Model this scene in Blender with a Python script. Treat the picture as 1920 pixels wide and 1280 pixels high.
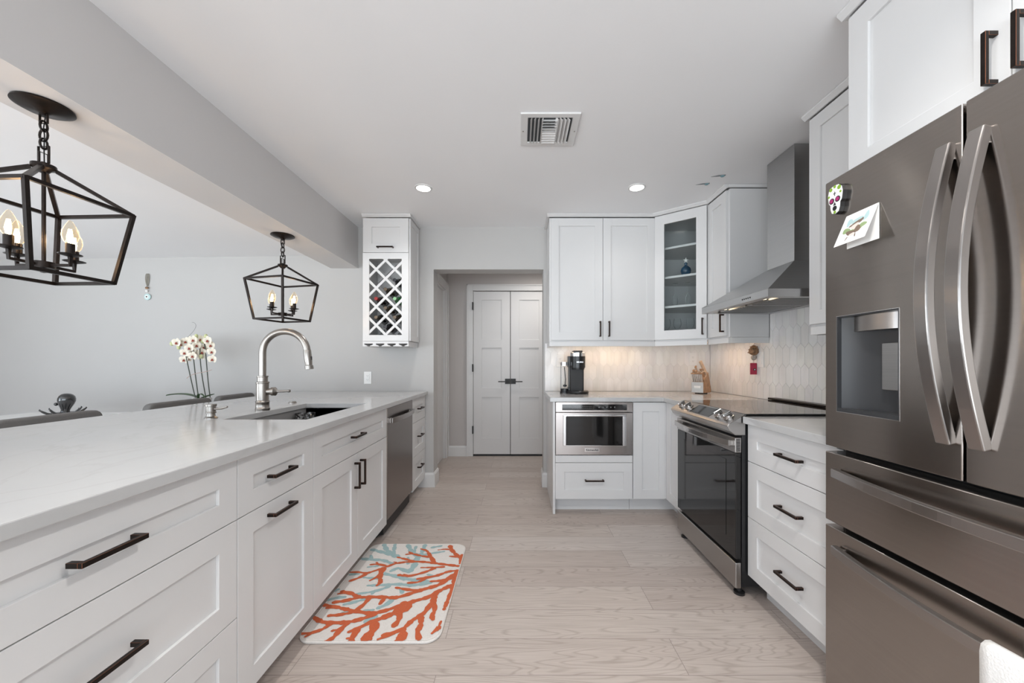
import bpy, bmesh, math, random
from mathutils import Vector, Matrix
random.seed(7)
S = bpy.context.scene
for o in list(bpy.data.objects): bpy.data.objects.remove(o)
C = S.collection
PI = math.pi
# ------------------------------------------------------------------ camera
H = 1.166
cd = bpy.data.cameras.new('camera'); cam = bpy.data.objects.new('camera', cd); C.objects.link(cam)
cd.sensor_width = 36; cd.lens = 700/1920*36; cd.clip_start = .02
cd.shift_x = -13/1920; cd.shift_y = 40/1920
cam.location = (0, 0, H); cam.rotation_euler = (PI/2, 0, 0)
S.camera = cam
# ------------------------------------------------------------------ exposure, world
S.view_settings.view_transform = 'Standard'; S.view_settings.look = 'None'
S.view_settings.gamma = 1; S.view_settings.use_curve_mapping = False
S.view_settings.exposure = 0.53
try:
    S.cycles.diffuse_bounces = 8; S.cycles.max_bounces = 14; S.cycles.transparent_max_bounces = 16
    S.cycles.sample_clamp_indirect = 6; S.cycles.caustics_reflective = False; S.cycles.caustics_refractive = False
except Exception: pass
W = bpy.data.worlds.new('world'); S.world = W; W.use_nodes = True
bg = W.node_tree.nodes['Background']; bg.inputs[1].default_value = 1.0
# soft sky above, brighter lower half added to throw light up at the ceilings
_t = W.node_tree; _c = _t.nodes.new('ShaderNodeTexCoord'); _s = _t.nodes.new('ShaderNodeSeparateXYZ'); _r = _t.nodes.new('ShaderNodeValToRGB')
_m = _t.nodes.new('ShaderNodeMath'); _m.operation = 'MULTIPLY_ADD'; _m.inputs[1].default_value = .5; _m.inputs[2].default_value = .5
_t.links.new(_c.outputs['Generated'], _s.inputs[0]); _t.links.new(_s.outputs[2], _m.inputs[0]); _t.links.new(_m.outputs[0], _r.inputs[0])
_r.color_ramp.elements[0].position = .47; _r.color_ramp.elements[0].color = (.88, .95, 1, 1); _r.color_ramp.elements[1].position = .53; _r.color_ramp.elements[1].color = (.42, .48, .54, 1)
_g = _t.nodes.new('ShaderNodeVectorMath'); _g.operation = 'SCALE'; _g.inputs['Scale'].default_value = 5.4
_t.links.new(_r.outputs[0], _g.inputs[0]); _t.links.new(_g.outputs[0], bg.inputs[0])
def light(name, kind, loc, power, color=(1, 1, 1), rot=(0, 0, 0), size=None, sy=None, parent=None, portal=False, spot=None, radius=None):
    l = bpy.data.lights.new(name, kind); l.energy = power; l.color = color
    if kind == 'AREA':
        l.shape = 'RECTANGLE'; l.size = size; l.size_y = sy or size
        if portal: l.cycles.is_portal = True
    if radius is not None: l.shadow_soft_size = radius
    if spot: l.spot_size = spot; l.spot_blend = 1
    o = bpy.data.objects.new(name, l); C.objects.link(o); o.location = loc; o.rotation_euler = rot
    if parent:
        o.parent = parent; o.location = Vector(loc)-parent.location
    return o
# room extents
RX0, RX1, RY0, RY1, ZC = -5.6, 1.80, -2.8, 3.51, 2.44
# daylight enters through two real openings: sliding doors behind the camera, a window wall in the dining room
light('window_portal', 'AREA', (-1.6, RY0-.12, 1.15), 1, rot=(PI/2, 0, 0), size=6.2, sy=2.1, portal=True)
light('window_portal', 'AREA', (RX0-.12, -.15, 1.135), 1, rot=(0, -PI/2, 0), size=1.77, sy=3.3, portal=True)

# ------------------------------------------------------------------ materials
def lin(c):
    return tuple((v/255/12.92 if v/255 <= .04045 else ((v/255+.055)/1.055)**2.4) for v in c)
def mat(name, col, rough=.5, metal=0, **k):
    m = bpy.data.materials.new(name); m.use_nodes = True
    b = m.node_tree.nodes['Principled BSDF']
    b.inputs['Base Color'].default_value = (*col, 1); b.inputs['Roughness'].default_value = rough; b.inputs['Metallic'].default_value = metal
    for a, v in k.items(): b.inputs[a.replace('_', ' ')].default_value = v
    return m
def N(m, t, **k):
    n = m.node_tree.nodes.new(t)
    for a, v in k.items():
        if a in n.inputs: n.inputs[a].default_value = v
        else: setattr(n, a, v)
    return n
def L(m, a, b): m.node_tree.links.new(a, b)
def coords(m, scale=(1, 1, 1), rot=(0, 0, 0), loc=(0, 0, 0)):
    g = N(m, 'ShaderNodeNewGeometry'); mp = N(m, 'ShaderNodeMapping')
    mp.inputs['Scale'].default_value = scale; mp.inputs['Rotation'].default_value = rot; mp.inputs['Location'].default_value = loc
    L(m, g.outputs['Position'], mp.inputs['Vector']); return mp.outputs['Vector']
def ramp(m, fac, stops):
    r = N(m, 'ShaderNodeValToRGB'); e = r.color_ramp.elements
    e[0].position, e[0].color = stops[0][0], (*stops[0][1], 1); e[1].position, e[1].color = stops[-1][0], (*stops[-1][1], 1)
    for p, c in stops[1:-1]:
        x = e.new(p); x.color = (*c, 1)
    L(m, fac, r.inputs[0]); return r.outputs[0]
def mulc(m, a, b, fac=1):
    x = N(m, 'ShaderNodeMix', data_type='RGBA', blend_type='MULTIPLY'); x.inputs[0].default_value = fac
    L(m, a, x.inputs[6]); L(m, b, x.inputs[7]); return x.outputs[2]
def noise_paint(name, col, rough, var=.02, scale=3, bump=.0):
    m = mat(name, col, rough); b = m.node_tree.nodes['Principled BSDF']
    n = N(m, 'ShaderNodeTexNoise', Scale=scale, Detail=3.0); L(m, coords(m), n.inputs['Vector'])
    L(m, ramp(m, n.outputs[0], [(.3, tuple(c*(1-var) for c in col)), (.7, tuple(min(1, c*(1+var)) for c in col))]), b.inputs['Base Color'])
    if bump:
        n2 = N(m, 'ShaderNodeTexNoise', Scale=260.0, Detail=2.0); L(m, coords(m), n2.inputs['Vector'])
        bp = N(m, 'ShaderNodeBump', Strength=bump, Distance=.002); L(m, n2.outputs[0], bp.inputs['Height']); L(m, bp.outputs[0], b.inputs['Normal'])
    return m
M = {}
M['wall'] = noise_paint('wall_paint', (.475, .466, .457), .6, .015, 2, .05)
M['wall_hall'] = noise_paint('hall_paint', (.50, .47, .455), .6, .015, 2, .05)
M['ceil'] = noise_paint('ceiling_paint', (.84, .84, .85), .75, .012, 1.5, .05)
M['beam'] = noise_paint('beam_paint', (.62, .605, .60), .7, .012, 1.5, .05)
M['trim'] = noise_paint('trim_paint', (.68, .675, .67), .35, .008)
M['door'] = noise_paint('door_paint', (.66, .65, .645), .4, .008)
M['cab'] = noise_paint('cabinet_paint', (.665, .662, .662), .32, .008, 4)
M['cabin'] = noise_paint('cabinet_inside', (.55, .55, .55), .5, .01)
M['dark'] = mat('dark_recess', (.012, .012, .013), .5)
M['bronze'] = noise_paint('oiled_bronze', (.018, .013, .011), .35, .2, 60); M['bronze'].node_tree.nodes['Principled BSDF'].inputs['Metallic'].default_value = .7
M['copper'] = mat('copper_edge', (.20, .085, .05), .35, 1)
M['black'] = noise_paint('black_plastic', (.012, .012, .013), .3, .1, 30)
M['blackmatte'] = mat('black_matte', (.015, .014, .014), .5)
M['glassblack'] = mat('black_glass', (.008, .0075, .0075), .05)
M['chrome'] = mat('chrome', (.75, .75, .76), .12, 1)
M['whitepl'] = mat('white_plastic', (.82, .82, .81), .35)
def steel(name, col, rough, tang, aniso=.75, streak=(1, 1, 1), amt=.06):
    m = mat(name, col, rough, 1); b = m.node_tree.nodes['Principled BSDF']
    b.inputs['Anisotropic'].default_value = aniso
    v = N(m, 'ShaderNodeCombineXYZ'); 
    for i in range(3): v.inputs[i].default_value = tang[i]
    L(m, v.outputs[0], b.inputs['Tangent'])
    n = N(m, 'ShaderNodeTexNoise', Scale=1.0, Detail=2.0); L(m, coords(m, streak), n.inputs['Vector'])
    L(m, ramp(m, n.outputs[0], [(.25, tuple(c*(1-amt) for c in col)), (.75, tuple(c*(1+amt) for c in col))]), b.inputs['Base Color'])
    return m
M['fridge'] = steel('dark_brushed_steel', (.37, .337, .313), .20, (.05, .05, 1), .85, (.6, .6, 160), .03)
M['steel_x'] = steel('brushed_steel_range', (.42, .40, .385), .26, (.05, .05, 1), .6, (2, 2, 500), .06)
M['steel_h'] = steel('handle_steel', (.36, .335, .32), .28, (.05, 1, .05), .6, (30, 30, 2), .03)
M['hood'] = steel('brushed_steel_hood', (.46, .46, .46), .28, (.05, .05, 1), .5, (3, 3, 400), .05)
M['steel_y'] = steel('brushed_steel_front', (.40, .365, .35), .24, (.05, .05, 1), .7, (2, 2, 500), .06)
M['dish'] = steel('dishwasher_steel', (.25, .22, .205), .22, (.05, .05, 1), .6, (2, 2, 500), .06)
M['nickel'] = noise_paint('brushed_nickel', (.33, .305, .28), .28, .03, 80); M['nickel'].node_tree.nodes['Principled BSDF'].inputs['Metallic'].default_value = 1
M['sink'] = mat('sink_steel', (.33, .325, .32), .42, .25)
def emis(name, col, s):
    m = mat(name, (0, 0, 0), .5); b = m.node_tree.nodes['Principled BSDF']
    b.inputs['Emission Color'].default_value = (*col, 1); b.inputs['Emission Strength'].default_value = s; return m
M['led'] = emis('led_disc', (1, .97, .92), 6)
M['warmled'] = emis('warm_led', (1, .78, .50), 4)
M['filament'] = emis('glowing_filament', (1, .66, .32), 28)
def thin_glass(name, col, fac=.12, rough=.02):
    m = bpy.data.materials.new(name); m.use_nodes = True; t = m.node_tree; t.nodes.remove(t.nodes['Principled BSDF'])
    out = t.nodes['Material Output']; tr = N(m, 'ShaderNodeBsdfTransparent'); gl = N(m, 'ShaderNodeBsdfGlossy'); mx = N(m, 'ShaderNodeMixShader')
    tr.inputs[0].default_value = (*col, 1); gl.inputs['Roughness'].default_value = rough; gl.inputs[0].default_value = (1, 1, 1, 1)
    f = N(m, 'ShaderNodeLayerWeight'); f.inputs[0].default_value = fac
    L(m, f.outputs['Fresnel'], mx.inputs[0]); L(m, tr.outputs[0], mx.inputs[1]); L(m, gl.outputs[0], mx.inputs[2]); L(m, mx.outputs[0], out.inputs[0])
    return m
M['glass'] = thin_glass('clear_glass', (.93, .95, .95), .12)
M['stem'] = thin_glass('stemware_glass', (.985, .99, .99), .16, .1)
M['bulb'] = thin_glass('bulb_glass', (1, .95, .86), .10)
for _k, _c, _f in (('stem', (.9, .92, .93, 1), .45), ('bulb', (1, .88, .7, 1), .7)):  # pale edge colour paints highlights on stemware and warm glow on bulbs
    _t = M[_k].node_tree; _gl = [n_ for n_ in _t.nodes if n_.type == 'BSDF_GLOSSY'][0]; _mx = [n_ for n_ in _t.nodes if n_.type == 'MIX_SHADER'][0]
    _df = _t.nodes.new('ShaderNodeBsdfTranslucent' if _k == 'bulb' else 'ShaderNodeBsdfDiffuse'); _df.inputs[0].default_value = _c; _m2 = _t.nodes.new('ShaderNodeMixShader'); _m2.inputs[0].default_value = _f
    _t.links.new(_gl.outputs[0], _m2.inputs[1]); _t.links.new(_df.outputs[0], _m2.inputs[2]); _t.links.new(_m2.outputs[0], _mx.inputs[2])
M['wood'] = noise_paint('acacia_wood', (.40, .25, .15), .45, .25, 25)
M['woodlt'] = noise_paint('pale_knife_wood', (.50, .38, .28), .45, .15, 40)
# quartz
m = M['quartz'] = mat('white_quartz', (.78, .78, .78), .12); b = m.node_tree.nodes['Principled BSDF']
v = coords(m, (1, .45, 1)); n = N(m, 'ShaderNodeTexNoise', Scale=2.2, Detail=6.0, Distortion=1.6); L(m, v, n.inputs['Vector'])
vein = ramp(m, n.outputs[0], [(.480, (.49, .49, .49)), (.497, (.465, .463, .461)), (.502, (.47, .467, .465)), (.520, (.49, .49, .49))])
n2 = N(m, 'ShaderNodeTexNoise', Scale=5.0, Detail=4.0); L(m, coords(m), n2.inputs['Vector'])
L(m, mulc(m, vein, ramp(m, n2.outputs[0], [(.3, (.96, .96, .96)), (.7, (1, 1, 1))])), b.inputs['Base Color'])
# floor planks (run along X)
m = M['floor'] = mat('oak_planks', (.4, .37, .34), .42); b = m.node_tree.nodes['Principled BSDF']
pos = coords(m, loc=(.31, .086, 0))
bk = N(m, 'ShaderNodeTexBrick', Scale=1.0); bk.offset = .37; bk.offset_frequency = 2
for k_, v_ in (('Mortar Size', .0012), ('Mortar Smooth', .1), ('Bias', 0.0), ('Brick Width', 1.5), ('Row Height', .185)): bk.inputs[k_].default_value = v_
bk.inputs['Color1'].default_value = (0, 0, 0, 1); bk.inputs['Color2'].default_value = (1, 1, 1, 1); bk.inputs['Mortar'].default_value = (.5, .5, .5, 1)
L(m, pos, bk.inputs['Vector'])
sep = N(m, 'ShaderNodeSeparateXYZ'); L(m, pos, sep.inputs[0])
def mth(op, a, bb):
    x = N(m, 'ShaderNodeMath', operation=op)
    for i, s_ in enumerate((a, bb)):
        if isinstance(s_, (int, float)): x.inputs[i].default_value = s_
        else: L(m, s_, x.inputs[i])
    return x.outputs[0]
row = mth('FLOOR', mth('DIVIDE', sep.outputs[1], .185), 0)
pl = N(m, 'ShaderNodeCombineXYZ')
L(m, mth('ADD', sep.outputs[0], mth('MULTIPLY', bk.outputs['Color'], 13.0)), pl.inputs[0])
L(m, mth('ADD', sep.outputs[1], mth('MULTIPLY', row, 3.7)), pl.inputs[1])
mp = N(m, 'ShaderNodeMapping'); mp.inputs['Scale'].default_value = (.9, 7, 1); L(m, pl.outputs[0], mp.inputs['Vector'])
ng = N(m, 'ShaderNodeTexNoise', Scale=1.3, Detail=1.5, Roughness=.4); L(m, mp.outputs[0], ng.inputs['Vector'])
rings = mth('FRACT', mth('MULTIPLY', ng.outputs[0], 26.0), 0)
rings = mth('ABSOLUTE', mth('SUBTRACT', rings, .5), 0)
gr = ramp(m, rings, [(0, (.80, .785, .77)), (.2, (1, 1, 1)), (.5, (.985, .985, .985))])
mp2 = N(m, 'ShaderNodeMapping'); mp2.inputs['Scale'].default_value = (5, 130, 1); L(m, pl.outputs[0], mp2.inputs['Vector'])
nf = N(m, 'ShaderNodeTexNoise', Scale=1.0, Detail=4.0); L(m, mp2.outputs[0], nf.inputs['Vector'])
fine = ramp(m, nf.outputs[0], [(.3, (.86, .85, .84)), (.62, (1, 1, 1))])
mp3 = N(m, 'ShaderNodeMapping'); mp3.inputs['Scale'].default_value = (1.2, 14, 1); L(m, pl.outputs[0], mp3.inputs['Vector'])
nb = N(m, 'ShaderNodeTexNoise', Scale=1.0, Detail=3.0); L(m, mp3.outputs[0], nb.inputs['Vector'])
broad = ramp(m, nb.outputs[0], [(.3, (.90, .89, .885)), (.7, (1.0, 1.0, 1.0))])
base = ramp(m, bk.outputs['Color'], [(0, (.485, .418, .38)), (.5, (.53, .468, .428)), (1, (.575, .518, .485))])
c1 = mulc(m, mulc(m, mulc(m, base, gr), fine), broad)
gap = N(m, 'ShaderNodeMix', data_type='RGBA'); L(m, bk.outputs['Fac'], gap.inputs[0]); L(m, c1, gap.inputs[6]); gap.inputs[7].default_value = (.24, .20, .18, 1)
L(m, gap.outputs[2], b.inputs['Base Color'])
# tiles
m = M['tile'] = mat('marble_picket_tile', (.8, .79, .77), .18); b = m.node_tree.nodes['Principled BSDF']
at = N(m, 'ShaderNodeVertexColor', layer_name='tint'); n = N(m, 'ShaderNodeTexNoise', Scale=9.0, Detail=5.0, Distortion=1.0); L(m, coords(m, (1, 1, .35)), n.inputs['Vector'])
L(m, mulc(m, at.outputs[0], ramp(m, n.outputs[0], [(.35, (.90, .90, .90)), (.6, (1, 1, 1))])), b.inputs['Base Color'])
M['grout'] = mat('grout', (.70, .68, .655), .8)
M['fabric'] = noise_paint('grey_fabric', (.16, .155, .15), .85, .12, 300)
M['mat_cream'] = noise_paint('mat_cream', (.66, .63, .60), .9, .05, 200, .3)
M['mat_red'] = noise_paint('mat_coral', (.50, .105, .038), .9, .08, 200, .3)
M['mat_teal'] = noise_paint('mat_teal', (.30, .42, .43), .9, .06, 200, .3)
M['towel'] = noise_paint('white_towel', (.80, .79, .77), .95, .05, 300, .6)
M['petal'] = noise_paint('orchid_petal', (.80, .75, .64), .6, .08, 40)
M['petalgreen'] = mat('orchid_bud', (.62, .66, .36), .6)
M['lip'] = mat('orchid_lip', (.32, .06, .04), .6)
M['leaf'] = noise_paint('orchid_leaf', (.05, .10, .04), .4, .2, 20)
M['stemgreen'] = mat('orchid_stem', (.05, .06, .045), .5)
M['cord'] = mat('grey_cord', (.28, .26, .22), .9)
M['string'] = mat('raffia', (.45, .32, .28), .9)
M['paper'] = mat('card_paper', (.85, .84, .82), .8)

# ------------------------------------------------------------------ mesh building
class MB:
    def __init__(s): s.bm = bmesh.new(); s.mi = 0
    def face(s, vs):
        try: f = s.bm.faces.new(vs); f.material_index = s.mi; return f
        except ValueError: return None
    def hexa(s, p):
        v = [s.bm.verts.new(q) for q in p]
        for q in ((0, 1, 2, 3), (7, 6, 5, 4), (0, 4, 5, 1), (1, 5, 6, 2), (2, 6, 7, 3), (3, 7, 4, 0)): s.face([v[i] for i in q])
        return s
    def box(s, x0, x1, y0, y1, z0, z1):
        return s.hexa([(x0, y0, z0), (x0, y1, z0), (x1, y1, z0), (x1, y0, z0), (x0, y0, z1), (x0, y1, z1), (x1, y1, z1), (x1, y0, z1)])
    def prism(s, pts, vec):
        a = [s.bm.verts.new(p) for p in pts]; b_ = [s.bm.verts.new(Vector(p)+Vector(vec)) for p in pts]
        s.face(a[::-1]); s.face(b_); n = len(a)
        for i in range(n): s.face([a[i], a[(i+1) % n], b_[(i+1) % n], b_[i]])
        return s
    def rings(s, R, closed=True, cap=True, loop=False):
        V = [[s.bm.verts.new(p) for p in r] for r in R]; n = len(V[0])
        for i in range(len(V)-(0 if loop else 1)):
            A, B = V[i], V[(i+1) % len(V)]
            for j in range(n if closed else n-1): s.face([A[j], A[(j+1) % n], B[(j+1) % n], B[j]])
        if cap and closed and not loop: s.face(V[0][::-1]); s.face(V[-1])
        return s
    def tube(s, pts, r, n=10, loop=False, sq=None, cap=True, rot=0, up=None):
        pts = [Vector(p) for p in pts]; m_ = len(pts); R = []; last = None
        for i, p in enumerate(pts):
            a = pts[(i-1) % m_] if (i or loop) else p; c = pts[(i+1) % m_] if (i < m_-1 or loop) else p
            t = (c-a).normalized()
            if last is None:
                u = Vector(up) if up else (Vector((0, 0, 1)) if abs(t.z) < .9 else Vector((1, 0, 0)))
            else: u = last
            u = (u-t*u.dot(t)).normalized(); w = t.cross(u); last = u
            rr = r[i] if isinstance(r, (list, tuple)) else r
            if sq:
                hw, hh = sq; ring = [p+u*hh+w*hw, p+u*hh-w*hw, p-u*hh-w*hw, p-u*hh+w*hw]
            else: ring = [p+(u*math.cos(rot+2*PI*j/n)+w*math.sin(rot+2*PI*j/n))*rr for j in range(n)]
            R.append(ring)
        return s.rings(R, True, cap, loop)
    def cyl(s, p, q, r, n=20, r2=None): return s.tube([p, q], [r, r if r2 is None else r2], n)
    def lathe(s, prof, c=(0, 0, 0), axis=(0, 0, 1), n=24, cap=True):
        q = Vector((0, 0, 1)).rotation_difference(Vector(axis)); c = Vector(c)
        return s.rings([[c+q @ Vector((max(r, 1e-5)*math.cos(2*PI*j/n), max(r, 1e-5)*math.sin(2*PI*j/n), z)) for j in range(n)] for r, z in prof], True, cap)
    def ball(s, c, r, n=12, sc=(1, 1, 1)):
        c = Vector(c); m_ = max(6, n//2+2)
        return s.rings([[c+Vector((sc[0]*r*math.sin(a)*math.cos(2*PI*j/n), sc[1]*r*math.sin(a)*math.sin(2*PI*j/n), sc[2]*r*math.cos(a))) for j in range(n)] for a in [max(.02, min(PI-.02, PI*i/m_)) for i in range(m_+1)]])
    def grid(s, xs, ys, skip, z0, z1, f=None):
        # slab over grid cells except skip; f maps (x,y,z)->point
        f = f or (lambda x, y, z: (x, y, z)); T = {}
        def vt(i, j, k):
            key = (i, j, k)
            if key not in T: T[key] = s.bm.verts.new(f(xs[i], ys[j], (z0, z1)[k]))
            return T[key]
        inc = lambda i, j: 0 <= i < len(xs)-1 and 0 <= j < len(ys)-1 and not skip(i, j)
        for i in range(len(xs)-1):
            for j in range(len(ys)-1):
                if not inc(i, j): continue
                s.face([vt(i, j, 1), vt(i+1, j, 1), vt(i+1, j+1, 1), vt(i, j+1, 1)]); s.face([vt(i, j+1, 0), vt(i+1, j+1, 0), vt(i+1, j, 0), vt(i, j, 0)])
                for (di, dj, a, b_) in ((-1, 0, (i, j), (i, j+1)), (1, 0, (i+1, j+1), (i+1, j)), (0, -1, (i+1, j), (i, j)), (0, 1, (i, j+1), (i+1, j+1))):
                    if not inc(i+di, j+dj): s.face([vt(*a, 0), vt(*b_, 0), vt(*b_, 1), vt(*a, 1)])
        return s
    def build(s, name, mats, parent=None, smooth=False, bevel=0, seg=2, bmat=None, loc=None, normals=True):
        if not isinstance(mats, (list, tuple)): mats = [mats]
        off = Vector((0, 0, 0))
        if parent:
            q = parent
            while q: off += q.location; q = q.parent
        elif loc is not None: off = Vector(loc)
        if normals: bmesh.ops.recalc_face_normals(s.bm, faces=s.bm.faces)
        me = bpy.data.meshes.new(name)
        bmesh.ops.translate(s.bm, verts=s.bm.verts, vec=-off); s.bm.to_mesh(me); s.bm.free()
        for mm in mats: me.materials.append(M[mm] if isinstance(mm, str) else mm)
        o = bpy.data.objects.new(name, me); C.objects.link(o)
        if parent: o.parent = parent
        elif loc is not None: o.location = loc
        if smooth:
            me.polygons.foreach_set('use_smooth', [True]*len(me.polygons))
            try: me.set_sharp_from_angle(angle=math.radians(38))
            except Exception: pass
        if bevel:
            bv = o.modifiers.new('bevel', 'BEVEL'); bv.width = bevel; bv.segments = seg; bv.limit_method = 'ANGLE'; bv.angle_limit = math.radians(40)
            if bmat is not None: bv.material = bmat
        return o
def tag(o, label=None, cat=None, group=None, kind=None):
    if label: o['label'] = label
    if cat: o['category'] = cat
    if group: o['group'] = group
    if kind: o['kind'] = kind
    return o
def thing(name, label, cat, loc=(0, 0, 0), group=None):
    o = bpy.data.objects.new(name, None); o.empty_display_size = .05; C.objects.link(o); o.location = loc
    return tag(o, label, cat, group)
def struct(name, mb, mt, **k): return tag(mb.build(name, mt, **k), kind='structure')
def copy_tree(o, parent=None):
    c = o.copy(); C.objects.link(c)
    if parent: c.parent = parent
    for ch in list(o.children): copy_tree(ch, c)
    return c
def text(name, body, size, parent, mt, loc, rot, extrude=.0004, bold=False):
    cu = bpy.data.curves.new(name, 'FONT'); cu.body = body; cu.size = size; cu.extrude = extrude; cu.align_x = 'CENTER'; cu.align_y = 'CENTER'
    if bold: cu.offset = size*.02
    t = bpy.data.objects.new('tmp', cu); C.objects.link(t)
    me = bpy.data.meshes.new_from_object(t); C.objects.unlink(t); bpy.data.objects.remove(t)
    me.transform(Matrix.Translation(Vector(loc)) @ rot.to_4x4())
    q = parent; off = Vector((0, 0, 0))
    while q: off += q.location; q = q.parent
    me.transform(Matrix.Translation(-off)); me.materials.clear(); me.materials.append(M[mt])
    o = bpy.data.objects.new(name, me); C.objects.link(o); o.parent = parent; return o

# ------------------------------------------------------------------ structure
struct('floor', MB().box(-6.2, 3.0, RY0-.2, 5.2, -.1, 0), 'floor')
struct('ceiling', MB().box(-1.60, RX1+.2, RY0-.2, RY1+.17, ZC, ZC+.1), 'ceil')
mb = MB(); zl, zr = 2.125, 2.176
mb.hexa([(RX0-.2, RY0-.2, zl), (RX0-.2, RY1+.17, zl), (-1.75, RY1+.17, zr), (-1.75, RY0-.2, zr), (RX0-.2, RY0-.2, zl+.1), (RX0-.2, RY1+.17, zl+.1), (-1.75, RY1+.17, zr+.1), (-1.75, RY0-.2, zr+.1)])
struct('ceiling_dining', mb, 'ceil')
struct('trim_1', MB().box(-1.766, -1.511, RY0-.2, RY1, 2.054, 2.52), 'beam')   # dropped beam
# back wall with hall opening
mb = MB().grid([RX0-.2, -.802, .23, RX1+.2], [0, 2.044, 2.54], lambda i, j: i == 1 and j == 0, RY1, RY1+.17, lambda x, y, z: (x, z, y))
struct('wall_back', mb, 'wall')
struct('wall_right', MB().box(RX1, RX1+.2, RY0-.2, RY1, 0, 2.54), 'wall')
# left wall with window, rear wall with sliding door opening
mb = MB().grid([RY0-.2, -1.8, 1.5, RY1], [0, .25, 2.02, 2.3], lambda i, j: i == 1 and j == 1, RX0-.2, RX0, lambda x, y, z: (z, x, y))
struct('wall_left', mb, 'wall')
mb = MB().grid([RX0-.2, -4.7, 1.5, RX1+.2], [0, .06, 2.15, 2.54], lambda i, j: i == 1 and j == 1, RY0-.2, RY0, lambda x, y, z: (x, z, y))
struct('wall_front', mb, 'wall')
mb = MB()
for x in (-4.7, -3.2, -1.6, 0, 1.45): mb.box(x, x+.05, RY0-.12, RY0-.06, .06, 2.15)
mb.box(-4.7, 1.5, RY0-.12, RY0-.06, .06, .11).box(-4.7, 1.5, RY0-.12, RY0-.06, 2.10, 2.15)
struct('window_1', mb, 'trim')
mb = MB()
for y in (-1.8, -.7, .4, 1.45): mb.box(RX0-.12, RX0-.06, y, y+.05, .25, 2.02)
mb.box(RX0-.12, RX0-.06, -1.8, 1.5, .25, .3).box(RX0-.12, RX0-.06, -1.8, 1.5, 1.97, 2.02)
struct('window_2', mb, 'trim')
# hall beyond the opening
YH = 4.667
mb = MB().grid([-.9-.2, -.573-.002, .36+.002, 1.9], [0, 2.066, 2.54], lambda i, j: i == 1 and j == 0, YH, YH+.12, lambda x, y, z: (x, z, y))
struct('wall_hall_back', mb, 'wall_hall')
mb = MB().grid([RY1+.17, 3.86, 4.57, YH], [0, 2.06, 2.54], lambda i, j: i == 1 and j == 0, -1.1, -.90, lambda x, y, z: (z, x, y))
struct('wall_hall_left', mb, 'wall_hall')
struct('wall_hall_right', MB().box(1.75, 1.9, RY1+.17, YH, 0, 2.54), 'wall_hall')
struct('ceiling_hall', MB().box(-1.1, 1.9, RY1+.17, YH+.12, ZC, ZC+.1), 'ceil')
struct('door_light_block', MB().box(-.8, .6, YH+.1205, YH+.3, 0, 2.4), 'dark')  # added unseen dark block, stops light leaking around the pantry doors
# casing profiles
def casing(mb, x0, x1, z1, y, w=.078):   # legs outside x0..x1 on wall plane y facing -y
    for a, b_ in ((x0-w, x0), (x1, x1+w)):
        mb.box(a, b_, y-.016, y, 0, z1+w)
    mb.box(x0, x1, y-.016, y, z1, z1+w)
    mb.box(x0-w, x0-w+.016, y-.026, y-.016, 0, z1+w).box(x1+w-.016, x1+w, y-.026, y-.016, 0, z1+w).box(x0-w, x1+w, y-.026, y-.016, z1+w-.016, z1+w)
mb = MB(); casing(mb, -.573, .36, 2.066, YH); struct('trim_2', mb, 'trim', bevel=.003)
# left hall doorway casing + door
mb = MB()
for a, b_ in ((3.86-.085, 3.86), (4.57, 4.655)): mb.box(-.90, -.882, a, b_, 0, 2.145)
mb.box(-.90, -.882, 3.86, 4.57, 2.06, 2.145).box(-.882, -.872, 3.775, 4.655, 2.127, 2.145).box(-.882, -.872, 4.639, 4.655, 0, 2.127)
mb.box(-1.1, -.90, 4.555, 4.57, 0, 2.06).box(-1.1, -.90, 3.86, 4.555, 2.045, 2.06)
struct('trim_3', mb, 'trim', bevel=.003)
dl = bpy.data.objects.new('door_2', None); C.objects.link(dl); dl.location = (-.95, 4.2, 0); tag(dl, kind='structure')
mb = MB().box(-.96, -.925, 3.87, 4.55, .01, 2.04); mb.build('door_leaf', 'door', dl, bevel=.002)
mb = MB().box(-.925, -.908, 4.02, 4.075, .93, 1.02); mb.build('latch_plate', 'blackmatte', dl, bevel=.002)
# pantry double door
pd = bpy.data.objects.new('door_1', None); C.objects.link(pd); pd.location = (-.107, YH+.02, 0); tag(pd, kind='structure')
for a, b_, sgn in ((-.573, -.109, -1), (-.105, .36, 1)):
    mb = MB(); xs = [a+.0015, a+.11, b_-.11, b_-.0015]; y0 = YH+.008
    mb.box(a+.0015, b_-.0015, y0+.012, y0+.04, .022, 2.06)
    zs = [.022, .235, .735, .84, 1.345, 1.45, 1.945, 2.06]
    zs = [.022, .222, .735, .853, 1.352, 1.457, 1.953, 2.06]
    mb.grid(xs, zs, lambda i, j: i == 1 and j in (1, 3, 5), y0, y0+.012, lambda x, y, z: (x, z, y))
    dr = mb.build('door_leaf', 'door', pd, bevel=.0025)
    kx = -.107+sgn*.036
    mb = MB().box(kx-.031, kx+.031, y0-.008, y0, .902, .968); mb.build('rosette', 'blackmatte', dr, bevel=.002)
    mb = MB().cyl((kx, y0, .932), (kx, y0-.05, .932), .009, 10).box(min(kx, kx+sgn*.115), max(kx, kx+sgn*.115), y0-.052, y0-.04, .927, .939); mb.build('lever', 'blackmatte', dr, bevel=.002)
for z in (.33, 1.10, 1.87):
    MB().box(-.582, -.568, YH-.03, YH+.006, z-.045, z+.05).cyl((-.576, YH-.03, z-.045), (-.576, YH-.03, z+.05), .006, 8).build('hinge', 'blackmatte', pd)
struct('door_gap_shade', MB().box(-.573, .36, YH+.009, YH+.045, 0, .016), 'dark')  # dark strip painted as the shade in the gap under the doors
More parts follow.
